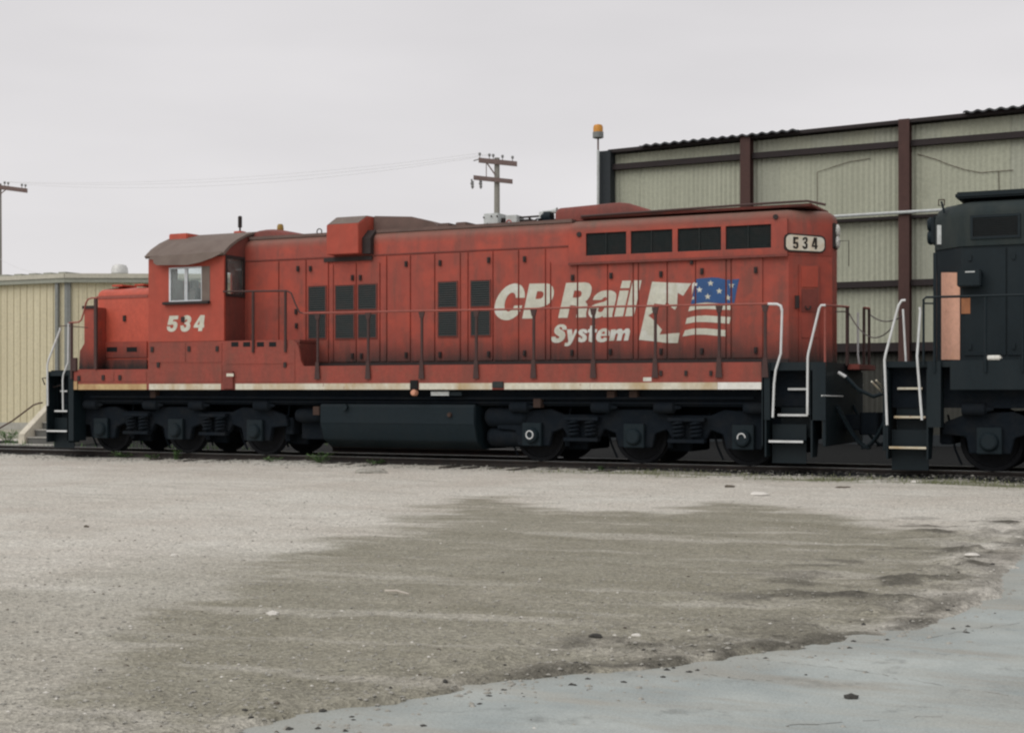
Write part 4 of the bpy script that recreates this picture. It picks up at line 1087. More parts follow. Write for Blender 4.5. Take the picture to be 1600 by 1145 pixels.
# front platform and steps
B(XL_END + .03, XN0 - .02, YS + .02, far(YS) - .02, 1.84, 1.94).build('end_platform', 'black', loco)
B(XL_END, XL_END + .06, YS + .3, far(YS) - .3, .45, 1.94).build('pilot_plate', 'black', loco, bevel=.01)
steps(XL_END + .02, xs(106, YS), ((72.5, 104, 672), (85, 105, 641), (94, 107, 610)), loco)
B(xs(105, YS), XN0 - .005, YS, YS + .4, .4, 1.95).build('step_post', 'black', loco)
tubepx(((94, 512), (93.5, 516), (76, 562), (74, 570), (74.5, 634)), YR, .022, 'rail_white', 'grab_rail')
tubepx(((107, 505), (106.5, 566), (99, 585), (98, 594), (98.5, 640)), YR, .018, 'rail_white', 'grab_rail')
tubepx(((112, 504), (112, 592)), YR, .03, 'rail_red', 'end_post')
tubepx(((94, 509.5), (104, 509), (137, 512)), YR, .01, 'rail_red', 'end_rail')
tubepx(((108, 504.5), (123, 503.3), (127, 500), (131, 488), (134, 474), (137.5, 467.5), (143, 465.7), (153, 465.5)), YR, .018, 'rail_top', 'handrail')
MB().box(xs(147, YR), xs(151, YR), YR - .01, YR + .04, 1.98, at(149, 466, YR).z).build('stanchion', 'rail_red', loco)
tubepx(((76, 590), (66, 591), (70, 601)), YR + .2, .015, 'latch', 'uncoupling_lever')
tubepx(((77, 592), (84, 605), (100, 600)), YR + .2, .015, 'latch', 'uncoupling_lever')
# couplers, hoses
def coupler(x, d, par):
    mb = MB().box(x, x + d * .45, YC - .13, YC + .13, .80, 1.08)
    mb.prism([(x + d * .42, YC - .22), (x + d * .62, YC - .24), (x + d * .70, YC - .08), (x + d * .6, YC + .02), (x + d * .66, YC + .2), (x + d * .42, YC + .2)], 'z', .72, 1.12)
    return mb.build('coupler', 'truck', par, bevel=.015)
coupler(XR_END, 1, loco); coupler(XL_END, -1, loco)
def hose(x, y, d, par):
    pts = [(x + d * t, y + .15 * math.sin(t * 3), 1.25 - .75 * math.sin(min(t / .55, 1) * math.pi / 2) ) for t in np.linspace(0, .55, 8)]
    MB().tube(pts, .028, 8).build('air_hose', 'tank', par)
for y in (YC - .75, YC - .6, YC + .6):
    hose(XR_END, y, 1, loco); hose(XL_END, y, -1, loco)
# jumper cable, dangling bits at the rear
p = atX(1310, 582, XR_END + .05)
MB().tube([p, p + Vector((.14, -.02, -.08))], .03, 8).build('cable_plug', 'rail_white', loco)
MB().tube([p + Vector((.14, -.02, -.08)), p + Vector((.35, 0, -.3)), p + Vector((.6, .05, -.42)), p + Vector((.95, .1, -.3))], .035, 8).build('jumper_cable', 'tank', loco)
MB().tube([atX(1284, 618, XR_END + .03), atX(1317, 619, XR_END + .03)], .012, 6).build('grab_iron', 'rail_white', loco)
ch = []
for t in np.linspace(0, 1, 14):
    a = e1 + Vector((0.02, .02, -.1)); b_ = at(1398, 506, YC - .5)
    q = a.lerp(b_, t); q.z -= .34 * 4 * t * (1 - t)
    ch.append(q)
MB().tube(ch, .011, 6).build('safety_chain', 'chain', loco)

# trucks
def truck(xc, par, whites=(), dirty=True):
    ya = YC - 1.12
    t = MB()
    t.box(xc - 2.6, xc + 2.6, YC - .85, YC - .55, .75, 1.0).box(xc - 2.6, xc + 2.6, YC + .55, YC + .85, .75, 1.0)
    t.box(xc - 2.9, xc - 2.7, YC - 1.0, YC + 1.0, .6, .95).box(xc + 2.7, xc + 2.9, YC - 1.0, YC + 1.0, .6, .95)
    t.box(xc - .5, xc + .5, YC - .9, YC + .9, .85, 1.22)
    for ax in (-2.07, 0, 2.07):
        t.box(xc + ax - .25, xc + ax + .9, YC - .55, YC + .55, .38, .9)          # traction motor
    tr = t.build('truck', 'truck', par, bevel=.02)
    top = [(-2.85, .78), (-2.8, .98), (-2.45, 1.12), (-1.7, 1.16), (-1.45, 1.06), (-.65, 1.06), (-.4, 1.16), (.4, 1.16), (.65, 1.06), (1.45, 1.06), (1.7, 1.16), (2.45, 1.12), (2.8, .98), (2.85, .78)]
    bot = [(2.45, .74), (2.40, .46), (1.74, .46), (1.68, .72), (1.45, .80), (1.35, .62), (.72, .62), (.62, .80), (.39, .72), (.33, .46), (-.33, .46), (-.39, .72), (-.62, .80), (-.72, .62), (-1.35, .62), (-1.45, .80), (-1.68, .72), (-1.74, .46), (-2.40, .46), (-2.45, .74)]
    pf = [(xc + a, b) for a, b in top + bot]
    for s_ in (-1, 1):
        y0 = YC + s_ * 1.0
        MB().prism(pf, 'y', y0, y0 + s_ * .13).build('side_frame', 'truck', tr, bevel=.015)
        for ax in (-2.07, 0, 2.07):
            x = xc + ax
            MB().box(x - .2, x + .2, y0 + s_ * .13, y0 + s_ * .22, .46, .9).lathe([(.0, s_ * .30), (.12, s_ * .30), (.15, s_ * .26), (.16, s_ * .2)], (x, y0, .66), 'y', 16).build('journal_box', 'tank', tr, bevel=.012)
            if s_ < 0 and ax in whites:
                MB().tube([(x + .07 * math.cos(a), y0 - .31, .672 + .075 * math.sin(a)) for a in np.linspace(0, 2 * math.pi * (1 if ax == whites[0] else .55) , 17)], .012, 6).build('white_ring', 'rail_white', tr)
            MB().lathe([(.533, -s_ * .035), (.533, 0), (.515, s_ * .012), (.508, s_ * .10), (.44, s_ * .10), (.42, s_ * .06), (.2, s_ * .05), (.17, s_ * .1), (.0, s_ * .1)], (x, YC + s_ * .7525 - s_ * .035, .66), 'y', 32).build('wheel', 'wheel', tr)
        for sx in (-1.03, 1.03):
            for dx in (-.17, .17):
                pts = [(xc + sx + dx + .1 * math.cos(a), y0 + s_ * .2 + .1 * math.sin(a), .64 + .30 * a / (2 * math.pi * 4)) for a in np.linspace(0, 2 * math.pi * 4, 40)]
                MB().tube(pts, .024, 5).build('coil_spring', 'truck', tr)
            MB().box(xc + sx - .35, xc + sx + .35, y0 + s_ * .13, y0 + s_ * .30, .56, .63).box(xc + sx - .35, xc + sx + .35, y0 + s_ * .13, y0 + s_ * .30, .95, 1.02).build('spring_plank', 'truck', tr, bevel=.01)
        for bx in (-2.3, -.62, .62, 2.3):
            MB().lathe([(.0, -.2), (.1, -.2), (.11, -.16), (.11, .16), (.05, .2), (.02, .3), (0, .3)], (xc + bx, y0 + s_ * .22, 1.20), 'x', 14).build('brake_cylinder', 'truck', tr)
        for ax in (-2.07, 0, 2.07):
            MB().box(xc + ax + .52, xc + ax + .62, YC + s_ * .70, YC + s_ * .82, .45, .85).tube([(xc + ax + .58, YC + s_ * .9, .5), (xc + ax + .7, YC + s_ * .95, 1.2)], .02, 6).build('brake_shoe', 'truck', tr)
            MB().tube([(xc + ax - .7, YC + s_ * .95, 1.1), (xc + ax - .6, YC + s_ * .8, .5), (xc + ax - .5, YC + s_ * .76, .25)], .02, 6).build('sand_pipe', 'truck', tr)
    for ax in (-2.07, 0, 2.07):
        MB().tube([(xc + ax, YC - .72, .66), (xc + ax, YC + .72, .66)], .09, 12).build('axle', 'wheel', tr)
    return tr
truck(-19.97, loco)
truck(-9.43, loco, whites=(-2.07, 2.07))
# fuel tank, reservoirs, underframe clutter
tx0, tx1 = xs(500, 24.75), xs(742, 24.75)
half = [(1.33, 1.24), (1.35, 1.2), (1.35, .84), (1.22, .52), (.95, .36), (-.95, .36), (-1.22, .52), (-1.35, .84), (-1.35, 1.2), (-1.33, 1.24)]
ft = MB().prism([(YC + a, b) for a, b in half], 'x', tx0, tx1).build('fuel_tank', 'tank', loco, bevel=.015)
B(tx0 + .02, tx1 - .02, YC - 1.36, YC - 1.352, .86, 1.18).build('tank_plate', 'tank', ft)
MB().lathe([(0, -.05), (.04, -.05), (.05, -.02), (.05, 0)], at(703, 648, YC - 1.36), 'y', 12).build('fuel_gauge', 'rust', ft)
MB().lathe([(0, -.07), (.07, -.07), (.07, 0)], at(540, 636, YC - 1.36), 'y', 12).build('filler_cap', 'tank', ft)
for zz, yy in ((1.0, YC - 1.0), (.62, YC - .9)):
    MB().lathe([(0, 0), (.15, .03), (.2, .1), (.2, .85), (.15, .92), (0, .95)], (tx1 + .08, yy, zz), 'x', 16).build('air_reservoir', 'truck', loco)
MB().lathe([(0, 0), (.12, .03), (.15, .1), (.15, .6), (.12, .66), (0, .7)], (tx0 - .8, YC - 1.0, 1.0), 'x', 16).build('air_reservoir', 'truck', loco)
B(XL_END + .5, XR_END - .5, YC - .32, YC + .32, .62, 1.22).build('filler_sill', 'truck', loco)  # added deep beam, blocks daylight showing through under the frame
B(XL_END + .3, XR_END - .3, YC + .95, YC + 1.2, .95, 1.22).build('filler_rack', 'truck', loco)  # added filler on the far side, closes the same daylight gaps
B(tx0 - .75, tx0 - .1, YC - .9, YC + .9, .5, 1.2).build('equipment_locker', 'truck', loco, bevel=.02)
B(tx1 + .1, tx1 + 1.2, YC - .6, YC + .9, .45, 1.2).build('equipment_locker', 'truck', loco, bevel=.02)
MB().tube([(XN0 + .3, YC - 1.3, 1.38), (-14, YC - 1.3, 1.36), (XN1 - .2, YC - 1.3, 1.38)], .025, 6).build('air_pipe', 'truck', loco)
MB().tube([(XN0 + .3, YC - 1.25, 1.28), (XN1 - .2, YC - 1.25, 1.28)], .018, 6).build('air_pipe', 'truck', loco)
for a, py in ((240, 613), (955, 613), (990, 612), (840, 628), (495, 640)):
    p = at(a, py + 4, YC - 1.3)
    B(p.x - .08, p.x + .08, YC - 1.33, YC - 1.15, p.z - .06, min(SB - .02, p.z + .12)).build('pipe_bracket', 'rust', loco, bevel=.01)

# ------------------------------------------------------------------ black locomotive
X2 = xs(1379, YS)
l2 = thing('diesel_locomotive', 'dark black locomotive with faded orange hood corner coupled behind', 'locomotive', (X2 + 6, YC, RH))
X2E = 10.0
XQ = at(1463, 500, YC - .1).x
CQ = xs(1502, YH)
chq = CQ - XQ
hoodp = lambda hw: [(XQ, YC + hw - .55), (XQ, YC - hw + .55), (XQ + chq, YC - hw), (X2E, YC - hw), (X2E, YC + hw), (XQ + chq, YC + hw)]
hq = hoodp(.78)
MB().rings([[(a, b, 1.96) for a, b in hq], [(a, b, 3.95) for a, b in hq]]).build('long_hood', 'black', l2)
hq = hoodp(.81)
loops = [[(a, b, 3.95) for a, b in hq]]
for k in range(6):
    t = math.pi / 2 * k / 5
    loops.append([(q[0], q[1], 4.72 - .28 + .28 * math.sin(t)) for q in inset(hq, .28 * (1 - math.cos(t)) + 1e-4)])
loops.append([(q[0], q[1], 4.78) for q in inset(hq, .5)])
MB().rings(loops).build('radiator_housing', 'blackroof', l2, angle=50)
for i in range(6):
    x = CQ + .15 + i * .86
    g = MB().panel('y', YH - .03, YH - .011, x, x + .8, 4.06, 4.46, [(x + .04, x + .76, 4.10, 4.42)]).build('radiator_frame', 'black', l2)
    sm = MB()
    for k in range(10):
        z = 4.115 + k * .031
        sm.add([(x + .04, YH - .012, z + .012), (x + .76, YH - .012, z + .012), (x + .76, YH - .028, z - .012), (x + .04, YH - .028, z - .012)], [(0, 1, 2, 3)])
    o = sm.build('shutter_slat', 'void', g); o['kind'] = 'stuff'
    d = B(CQ + .05 + i * .7, CQ + .05 + i * .7 + .67, YH - .005, YH + .02, 2.1, 3.90).build('hood_door', 'black', l2, bevel=.004)
    for zz in (2.25, 3.75):
        B(CQ + .12 + i * .7, CQ + .17 + i * .7, YH - .03, YH - .005, zz - .05, zz + .05).build('latch', 'black', d)
B(xs(1492, 25.5), X2E, 25.5, far(25.5), 4.79, 4.90).build('fan_deck', 'black', l2, bevel=.03)
# orange chamfer panel
D0 = Vector((XQ, YH + .02 + .55, 0)); D1 = Vector((CQ, YH + .02, 0))
DT = (D1 - D0).normalized(); DN = Vector((DT.y, -DT.x, 0))
if DN.y > 0: DN = -DN
def on_d(px, py, off=0.0):
    d = ray(px, py); o = D0 + DN * off
    p = d * (o.dot(DN) / d.dot(DN)); return Vector((p.x, p.y, EYE + p.z))
def bowed(pxl, pxr, ytop, ybot, m, name, bow, par=l2, label=None):
    mb = MB(); loops = []
    for k in range(9):
        t = k / 8; px = pxl + (pxr - pxl) * t; o = bow * math.sin(math.pi * t)
        a, b_ = on_d(px, ytop), on_d(px, ybot)
        loops.append([a + DN * (.004 + o), b_ + DN * (.004 + o), b_ - DN * .0, a - DN * .0])
    return mb.rings(loops).build(name, m, par, label, angle=60)
bowed(1471, 1500, 426, 562, 'orange', 'corner_panel', .09, label='faded orange rounded hood corner')
bowed(1466, 1473, 352, 382, 'steelgrey', 'number_board', .06)
p0, p1 = at(1502, 466, YH - .008), at(1516, 490, YH - .008)
B(p0.x, p1.x, YH - .012, YH - .005, p1.z, p0.z).build('paint_patch', 'rust_orange', l2, 'small orange patch')
p0, p1 = at(1495, 421, YH - .3), at(1532, 447, YH - .3)
bx = B(p0.x, p1.x, YH - .3, YH - .02, p1.z, p0.z).build('side_box', 'black', l2, bevel=.02)
B(at(1508, 425, YH - .31).x, at(1523, 425, YH - .31).x, YH - .31, YH - .299, at(1508, 426, YH - .31).z, at(1508, 424, YH - .31).z).build('box_edge', 'steelgrey', bx)
q = at(1461, 360, YC - .1)
MB().box(XQ - .08, XQ + .02, YC - .2, YC + .2, at(1460, 384, YC).z, at(1460, 338, YC).z).build('headlight', 'black', l2, bevel=.04)
for py in (351, 371):
    z = at(1460, py, YC).z
    MB().lathe([(.13, 0), (.13, -.05), (.1, -.08), (0, -.07)], (XQ - .08, YC, z), 'x', 16).build('headlight_lens', 'tank', l2)
p = at(1471, 315, YC - .5)
MB().tube([p, p + Vector((.05, 0, -.2))], .02, 6).build('ring_post', 'black', l2)
MB().tube([p + Vector((.07 * math.cos(t), 0, .07 * math.sin(t) - .02)) for t in np.linspace(.78, 2 * math.pi + .78, 5)], .012, 6).build('lifting_ring', 'rust', l2)
# end frame, sill, walkway
MB().box(X2 + 1.1, X2E, YS, YS + .06, 1.52, WK).build('side_sill', 'black', l2, bevel=.008)
MB().box(X2 + .02, X2E, YS + .06, far(YS), 1.9, WK - .01).build('walkway', 'black', l2)
B(X2 + .1, X2E, YC - 1.2, YC + 1.2, 1.22, 1.9).build('underframe', 'truck', l2)
B(X2, X2 + .06, YS + .02, far(YS) - .02, .5, 1.9).build('pilot_plate', 'black', l2, bevel=.01)
S20, S21 = xs(1386, YS), xs(1449, YS)
steps(S20, S21, ((1389, 1447, 697.5), (1397, 1446, 650), (1402, 1441, 605.5)), l2, tread_m='stripe')
B(xs(1449, YS), xs(1470, YS), YS - .01, YS + .35, .9, WK - .012).build('step_post', 'black', l2)
tubepx(((1415, 469), (1409, 469.5), (1404, 477), (1384, 552), (1382, 562), (1386, 664)), YR, .021, 'rail_white', 'grab_rail', l2)
tubepx(((1437, 480), (1438, 486), (1433, 556), (1434, 572), (1440.5, 656)), YR, .021, 'rail_white', 'grab_rail', l2)
tubepx(((1411, 483), (1415.5, 565)), YR + .25, .018, 'rail_white', 'grab_rail', l2)
tubepx(((1443, 570), (1443, 468), (1447, 464.5), (1700, 458)), YR, .02, 'black', 'handrail', l2)
tubepx(((1445, 474), (1462, 474)), YR, .014, 'black', 'handrail', l2)
for a in (1460, 1540, 1598):
    MB().tube([at(a, 464, YR), (xs(a, YR), YR, WK - .2)], .022, 8).build('stanchion', 'black', l2)
MB().box(xs(1458, 25.2), xs(1463, 25.2), 25.2, 25.26, WK, at(1460, 395, 25.2).z).build('end_post', 'black', l2)
B(xs(1541, YS), xs(1564, YS), YS - .03, YS + .2, WK, WK + .075).build('white_block', 'stripe_new', l2, bevel=.02)
MB().tube([atX(1362, 596, X2 - .1), atX(1383, 617, X2 - .05)], .014, 6).tube([atX(1369, 594, X2 - .1), atX(1387, 612, X2 - .05)], .014, 6).build('uncoupling_lever', 'stripe', l2)
coupler(X2, -1, l2)
for y in (YC - .75, YC - .6, YC + .6): hose(X2, y, -1, l2)
ch = []
for t in np.linspace(0, 1, 14):
    a = e3 + Vector((0.02, 0, -.12)); b_ = at(1412, 492, YR + .25)
    q = a.lerp(b_, t); q.z -= .12 * 4 * t * (1 - t)
    ch.append(q)
MB().tube(ch, .012, 6).build('safety_chain', 'chain', l2)
truck(X2 + 3.75, l2)
MB().prism([(YC + a, b) for a, b in half], 'x', X2 + 7.2, X2E).build('fuel_tank', 'tank', l2, bevel=.015)

# ------------------------------------------------------------------ shed behind (right)
DW = Vector((1, 0, 0))
lv = Vector((CT, ST, 0)) * (-(800 + 3400)) + Vector((-ST, CT, 0)) * F
DW = -(lv.normalized())                                    # along the wall, to the right
NW = Vector((-DW.y, DW.x, 0))                              # into the building
ZW = 44.0
u0 = (955 - HX) / F
W0 = Vector((-ST + u0 * CT, CT + u0 * ST, 0)) * ZW
def wl(px, py, off=0.0):
    d = ray(px, py); o = W0 + NW * off
    t = o.dot(NW) / d.dot(NW); p = d * t
    return (p - W0).dot(DW), EYE + p.z
def wsx(px): return wl(px, 300)[0]
shed = thing('shed_building', 'pale green corrugated shed with brown steel columns behind the locomotives', 'building', (W0.x, W0.y, 0), math.atan2(DW.y, DW.x))
def sb_(mb, name, m, **k): return mb.build(name, m, shed, local=True, **k)
print('shed bays', [round(wsx(p), 2) for p in (955, 1168, 1415, 1600)], 'roof', [round(wl(*p)[1], 2) for p in ((955, 240), (1168, 221), (1415, 198), (1600, 175))],
      'girts', [round(wl(*p)[1], 2) for p in ((955, 262), (1410, 222), (1310, 342), (1460, 331), (1310, 447), (1410, 441), (1330, 543))])
sR = wsx(1415)
LEN = sR * 3.0
bay = wsx(1168)
cols = [0.0, bay, sR, sR + (sR - bay), sR + 2 * (sR - bay), LEN]
zr0, zr1 = wl(955, 240)[1], wl(1600, 175)[1]
def roofz(s_): return zr0 + (zr1 - zr0) * s_ / wsx(1600)
zg1, zg2, zg3, zg4 = wl(1200, 242)[1], wl(1390, 337)[1], wl(1360, 444)[1], wl(1330, 543)[1]
def rooftop_cut(s_): return roofz(s_) - .1
ccache = {}
def sheet(s0, w, z0, z1a, z1b, m, y=.16, amp=.013, nper=6):
    """one corrugated sheet hung behind the girts"""
    mb = MB(); n = nper * 4; loops_f, loops_b = [], []
    vs = []
    for k in range(n + 1):
        t = k / n; yy = y + amp * math.sin(2 * math.pi * nper * t)
        zt = z1a + (z1b - z1a) * t
        vs += [(s0 + w * t, yy, z0), (s0 + w * t, yy, zt)]
    fs = [(2 * k, 2 * k + 2, 2 * k + 3, 2 * k + 1) for k in range(n)]
    mb.add(vs, fs)
    o = sb_(mb, 'wall_sheet', m)
    return o
for a, b_ in zip(cols, cols[1:]):
    nsh = max(3, int(round((b_ - a) / 0.95)))
    w = (b_ - a) / nsh
    for i in range(nsh):
        s0 = a + i * w
        mm = random.choice(('panel', 'panel', 'panel_b'))
        dy = random.uniform(-.006, .006)
        sheet(s0, w * 1.02, zg1 - .1, roofz(s0) - .03, roofz(s0 + w) - .03, random.choice(('panel', 'panel_b')), .16 + dy)
        sheet(s0, w * 1.02, zg2 - .1, zg1 + .02, zg1 + .02, mm, .15 + dy)
        sheet(s0, w * 1.02, zg3 - .1, zg2 + .02, zg2 + .02, random.choice(('panel', 'panel_b')), .17 + dy)
        sheet(s0, w * 1.02, zg4 - .05, zg3 + .02, zg3 + .02, mm, .16 + dy)
        sheet(s0, w * 1.02, .3, zg4, zg4, 'lowpanel', .18 + dy)
for i, s_ in enumerate(cols):
    if i == 0: continue
    h = roofz(s_) + .1
    o = sb_(MB().box(s_ - .15, s_ + .15, -.22, -.19, 0, h).box(s_ - .15, s_ + .15, .07, .10, 0, h).box(s_ - .015, s_ + .015, -.19, .07, 0, h), 'column', 'column')
sb_(MB().box(-.32, .06, -.2, .24, 0, zr0 + .06), 'corner_column', 'corner')
for z, hh in ((zg1, .17), (zg3, .17), (zg4, .24)):
    for a, b_ in zip(cols, cols[1:]):
        sb_(MB().box(a + .06 if a == 0 else a + .155, b_ - .155, -.05, .12, z - hh / 2, z + hh / 2), 'girt', 'girt')
for a, b_ in zip(cols, cols[1:]):
    sb_(MB().box(a + .06 if a == 0 else a + .155, b_ - .155, -.02, .12, zg2 - .11, zg2 - .02), 'girt', 'girt')
sb_(MB().tube([(bay + 1.2, -.28, zg2 + .03), (LEN, -.28, zg2 + .06)], .045, 8), 'conduit', 'steelgrey')
# fascia beam and roof sheets
fb = MB().add([(-.05, -.14, roofz(0) - .0), (LEN, -.14, roofz(LEN) - .0), (LEN, -.14, roofz(LEN) + .10), (-.05, -.14, roofz(0) + .10),
               (-.05, .2, roofz(0) - .0), (LEN, .2, roofz(LEN) - .0), (LEN, .2, roofz(LEN) + .10), (-.05, .2, roofz(0) + .10)], [(0, 1, 2, 3), (4, 7, 6, 5), (0, 4, 5, 1), (3, 2, 6, 7), (0, 3, 7, 4), (1, 5, 6, 2)])
sb_(fb, 'fascia_beam', 'girt')
def roof_piece(s0, s1, lift, y0=-.3, y1=12):
    mb = MB(); n = max(8, int((s1 - s0) / .05)); vs = []
    for k in range(n + 1):
        s_ = s0 + (s1 - s0) * k / n
        z = roofz(s_) + lift + .026 * math.sin(2 * math.pi * s_ / .30)
        vs += [(s_, y0, z), (s_, y1, z + .3), (s_, y0, z - .05)]
    fs = []
    for k in range(n):
        a = 3 * k
        fs += [(a, a + 3, a + 4, a + 1), (a, a + 2, a + 5, a + 3)]
    sb_(mb.add(vs, fs), 'roof_sheet', 'roofsheet')
roof_piece(wsx(1005), wsx(1252), .11)
roof_piece(wsx(1508), wsx(1700), .12)
roof_piece(-.1, LEN, .06, y0=.0)
sb_(MB().box(0, LEN, .25, .3, 0, zr0 - .5).box(0, .05, .3, 12, 0, zr0 - .2).box(LEN - .05, LEN, .3, 12, 0, zr0 + 2).box(0, LEN, 11.9, 12, 0, zr0), 'inner_wall', 'lowpanel')
sb_(MB().box(-.2, LEN + .2, -.25, 12.2, -.2, .3), 'plinth', 'corner')  # near-black colour carries the shade seen beneath the train
for path in (((1275, 340), (1275, 268), (1300, 260), (1325, 252), (1358, 247)), ((1432, 240), (1460, 248), (1480, 256), (1505, 264), (1530, 269), (1555, 267), (1582, 265)), ((1560, 300), (1559, 267))):
    pts = []
    for p in path:
        s_, z = wl(*p); pts.append((s_, .12, z))
    sb_(MB().tube(pts, .008, 5), 'cable', 'column')

# beacon mast at the shed corner
s_, z = wl(942, 300)
mp_ = W0 + DW * (s_ + .0) - NW * .35
mast = thing('warning_beacon', 'amber warning beacon on a thin mast at the shed corner', 'beacon', (mp_.x, mp_.y, 0))
d = ray(943, 216); tt = mp_.y / d.y; zb_ = EYE + d.z * tt; ztp = EYE + ray(943, 194).z * tt
MB().tube([(mp_.x, mp_.y, 0), (mp_.x, mp_.y, zb_ - .35)], .045, 8).build('mast', 'steelgrey', mast)
MB().tube([(mp_.x, mp_.y, zb_ - .35), (mp_.x, mp_.y, zb_)], .03, 8).build('mast_top', 'armwood', mast)
h = ztp - zb_
MB().lathe([(.10, 0), (.165, .02), (.165, h * .45), (0, h * .45)], (mp_.x, mp_.y, zb_), 'z', 16).build('beacon_base', 'downspout', mast)
MB().lathe([(.15, h * .45), (.15, h * .8), (.125, h * .95), (.06, h), (0, h)], (mp_.x, mp_.y, zb_), 'z', 16).build('beacon_lens', 'amber', mast)

# ------------------------------------------------------------------ beige building (left)
ZL = 55.0
u0 = (106 - HX) / F
C0 = Vector((-ST + u0 * CT, CT + u0 * ST, 0)) * ZL
bb_ = thing('metal_building', 'beige ribbed metal building with grey eave behind the nose', 'building', (C0.x, C0.y, 0))
ez = EYE + (HY - 441) / F * ZL
gz = EYE + (HY - 428) / F * ZL
fz = EYE + (HY - 661) / F * ZL
A_ = Vector((-1, 0, 0))
Bd = Vector((CT, ST, 0)) * math.cos(.04) + Vector((-ST, CT, 0)) * math.sin(.04); Bd.normalize()
def wall_run(o, d, L, w, outn):
    k = 0; s_ = 0.0
    rot = math.atan2(d.y, d.x)
    mb = MB()
    y = -outn
    # one siding strip: flat pan with a raised folded seam rib at its edge
    prof = [(0.0, 0.0), (w * .07, 0.0), (w * .12, .035), (w * .20, .035), (w * .25, 0), (w * .58, 0.0), (w * .62, .008), (w * .66, 0.0), (w - .002, 0.0)]
    vs = [(a, b * outn, fz) for a, b in prof] + [(a, b * outn, ez + .05) for a, b in prof]
    n = len(prof)
    me = MB().add(vs, [(i, i + 1, i + 1 + n, i + n) for i in range(n - 1)]).mesh('siding_panel')
    me.materials.append(M['beige'])
    while s_ < L:
        ob = bpy.data.objects.new('siding_panel', me); COL.objects.link(ob); ob.parent = bb_
        p = o + d * s_ - C0
        ob.location = (p.x, p.y, 0); ob.rotation_euler = (0, 0, rot)
        s_ += w
    n2 = Vector((-d.y, d.x, 0)) * outn
    def lb(s0, s1, o0, o1, z0, z1, name, m):
        mb = MB(); vs = []
        for zz in (z0, z1):
            for ss, oo in ((s0, o0), (s1, o0), (s1, o1), (s0, o1)):
                p = o + d * ss + n2 * oo; vs.append((p.x, p.y, zz))
        mb.add(vs, [(3, 2, 1, 0), (4, 5, 6, 7), (0, 1, 5, 4), (1, 2, 6, 5), (2, 3, 7, 6), (3, 0, 4, 7)])
        return mb.build(name, m, bb_)
    return lb
wpx = 12.3 / (F * CT / ZL * 1.0)
lbA = wall_run(C0, A_, 14, .338, 1)
lbB = wall_run(C0, Bd, 12, .325, -1)
for lb, L in ((lbA, 14), (lbB, 12)):
    lb(-.0, L, -.1, .12, -.2, fz, 'foundation', 'concrete')
    lb(-.05, L, .0, .22, ez - .02, ez + .14, 'eave_gutter', 'trim')
    lb(-.05, L, .0, .26, ez + .145, gz, 'eave_flashing', 'trim_light')
lbA(.36, .50, .04, .16, fz, ez - .02, 'downspout', 'downspout')
lbA(-.06, .10, -.05, .08, fz, ez - .02, 'corner_trim', 'downspout')
lbB(.0, .12, -.05, .09, fz, ez - .02, 'corner_trim', 'downspout')
pa, pb = C0 + A_ * 14, C0 + Bd * 12
dp = Vector((0, 14, 0))
MB().add([(pa.x, pa.y, gz + .02), (C0.x, C0.y, gz + .02), (pb.x, pb.y, gz + .02), (pb.x, pb.y + 14, gz + .25), (C0.x, C0.y + 18, gz + .25), (pa.x, pa.y + 14, gz + .25),
          (pa.x, pa.y, gz - .05), (C0.x, C0.y, gz - .05), (pb.x, pb.y, gz - .05), (pb.x, pb.y + 14, gz - .05), (C0.x, C0.y + 18, gz - .05), (pa.x, pa.y + 14, gz - .05)],
         [(0, 1, 4, 5), (1, 2, 3, 4), (0, 6, 7, 1), (1, 7, 8, 2), (2, 8, 9, 3), (3, 9, 10, 4), (4, 10, 11, 5), (5, 11, 6, 0)]).build('roof', 'trim', bb_)
for i in range(9):
    p = C0 + A_ * (.2 + i * .75)
    MB().box(p.x - .18, p.x + .18, p.y - .1, p.y + 10, gz + .02, gz + .075).build('roof_seam', 'trim', bb_)
MB().add([(C0.x - 14, C0.y + .5, 0), (C0.x, C0.y + .5, 0), (pb.x, pb.y + .5, 0), (pb.x, pb.y + 14, 0), (pa.x, pa.y + 14, 0),
          (C0.x - 14, C0.y + .5, ez), (C0.x, C0.y + .5, ez), (pb.x, pb.y + .5, ez), (pb.x, pb.y + 14, ez), (pa.x, pa.y + 14, ez)],
         [(0, 1, 6, 5), (1, 2, 7, 6), (2, 3, 8, 7), (3, 4, 9, 8), (4, 0, 5, 9)]).build('inner_wall', 'beige', bb_)
d = ray(187, 428); kk = 62.0
vp = Vector((d.x * kk, d.y * kk, 0)); vzb = EYE + d.z * kk; vzt = EYE + ray(187, 413).z * kk
MB().lathe([(.33, -.6), (.33, .0), (.36, .02), (.34, (vzt - vzb) * .6), (.27, (vzt - vzb) * .9), (.12, vzt - vzb), (0, vzt - vzb)], (vp.x, vp.y, vzb), 'z', 18).build('roof_vent', 'vent', bb_)
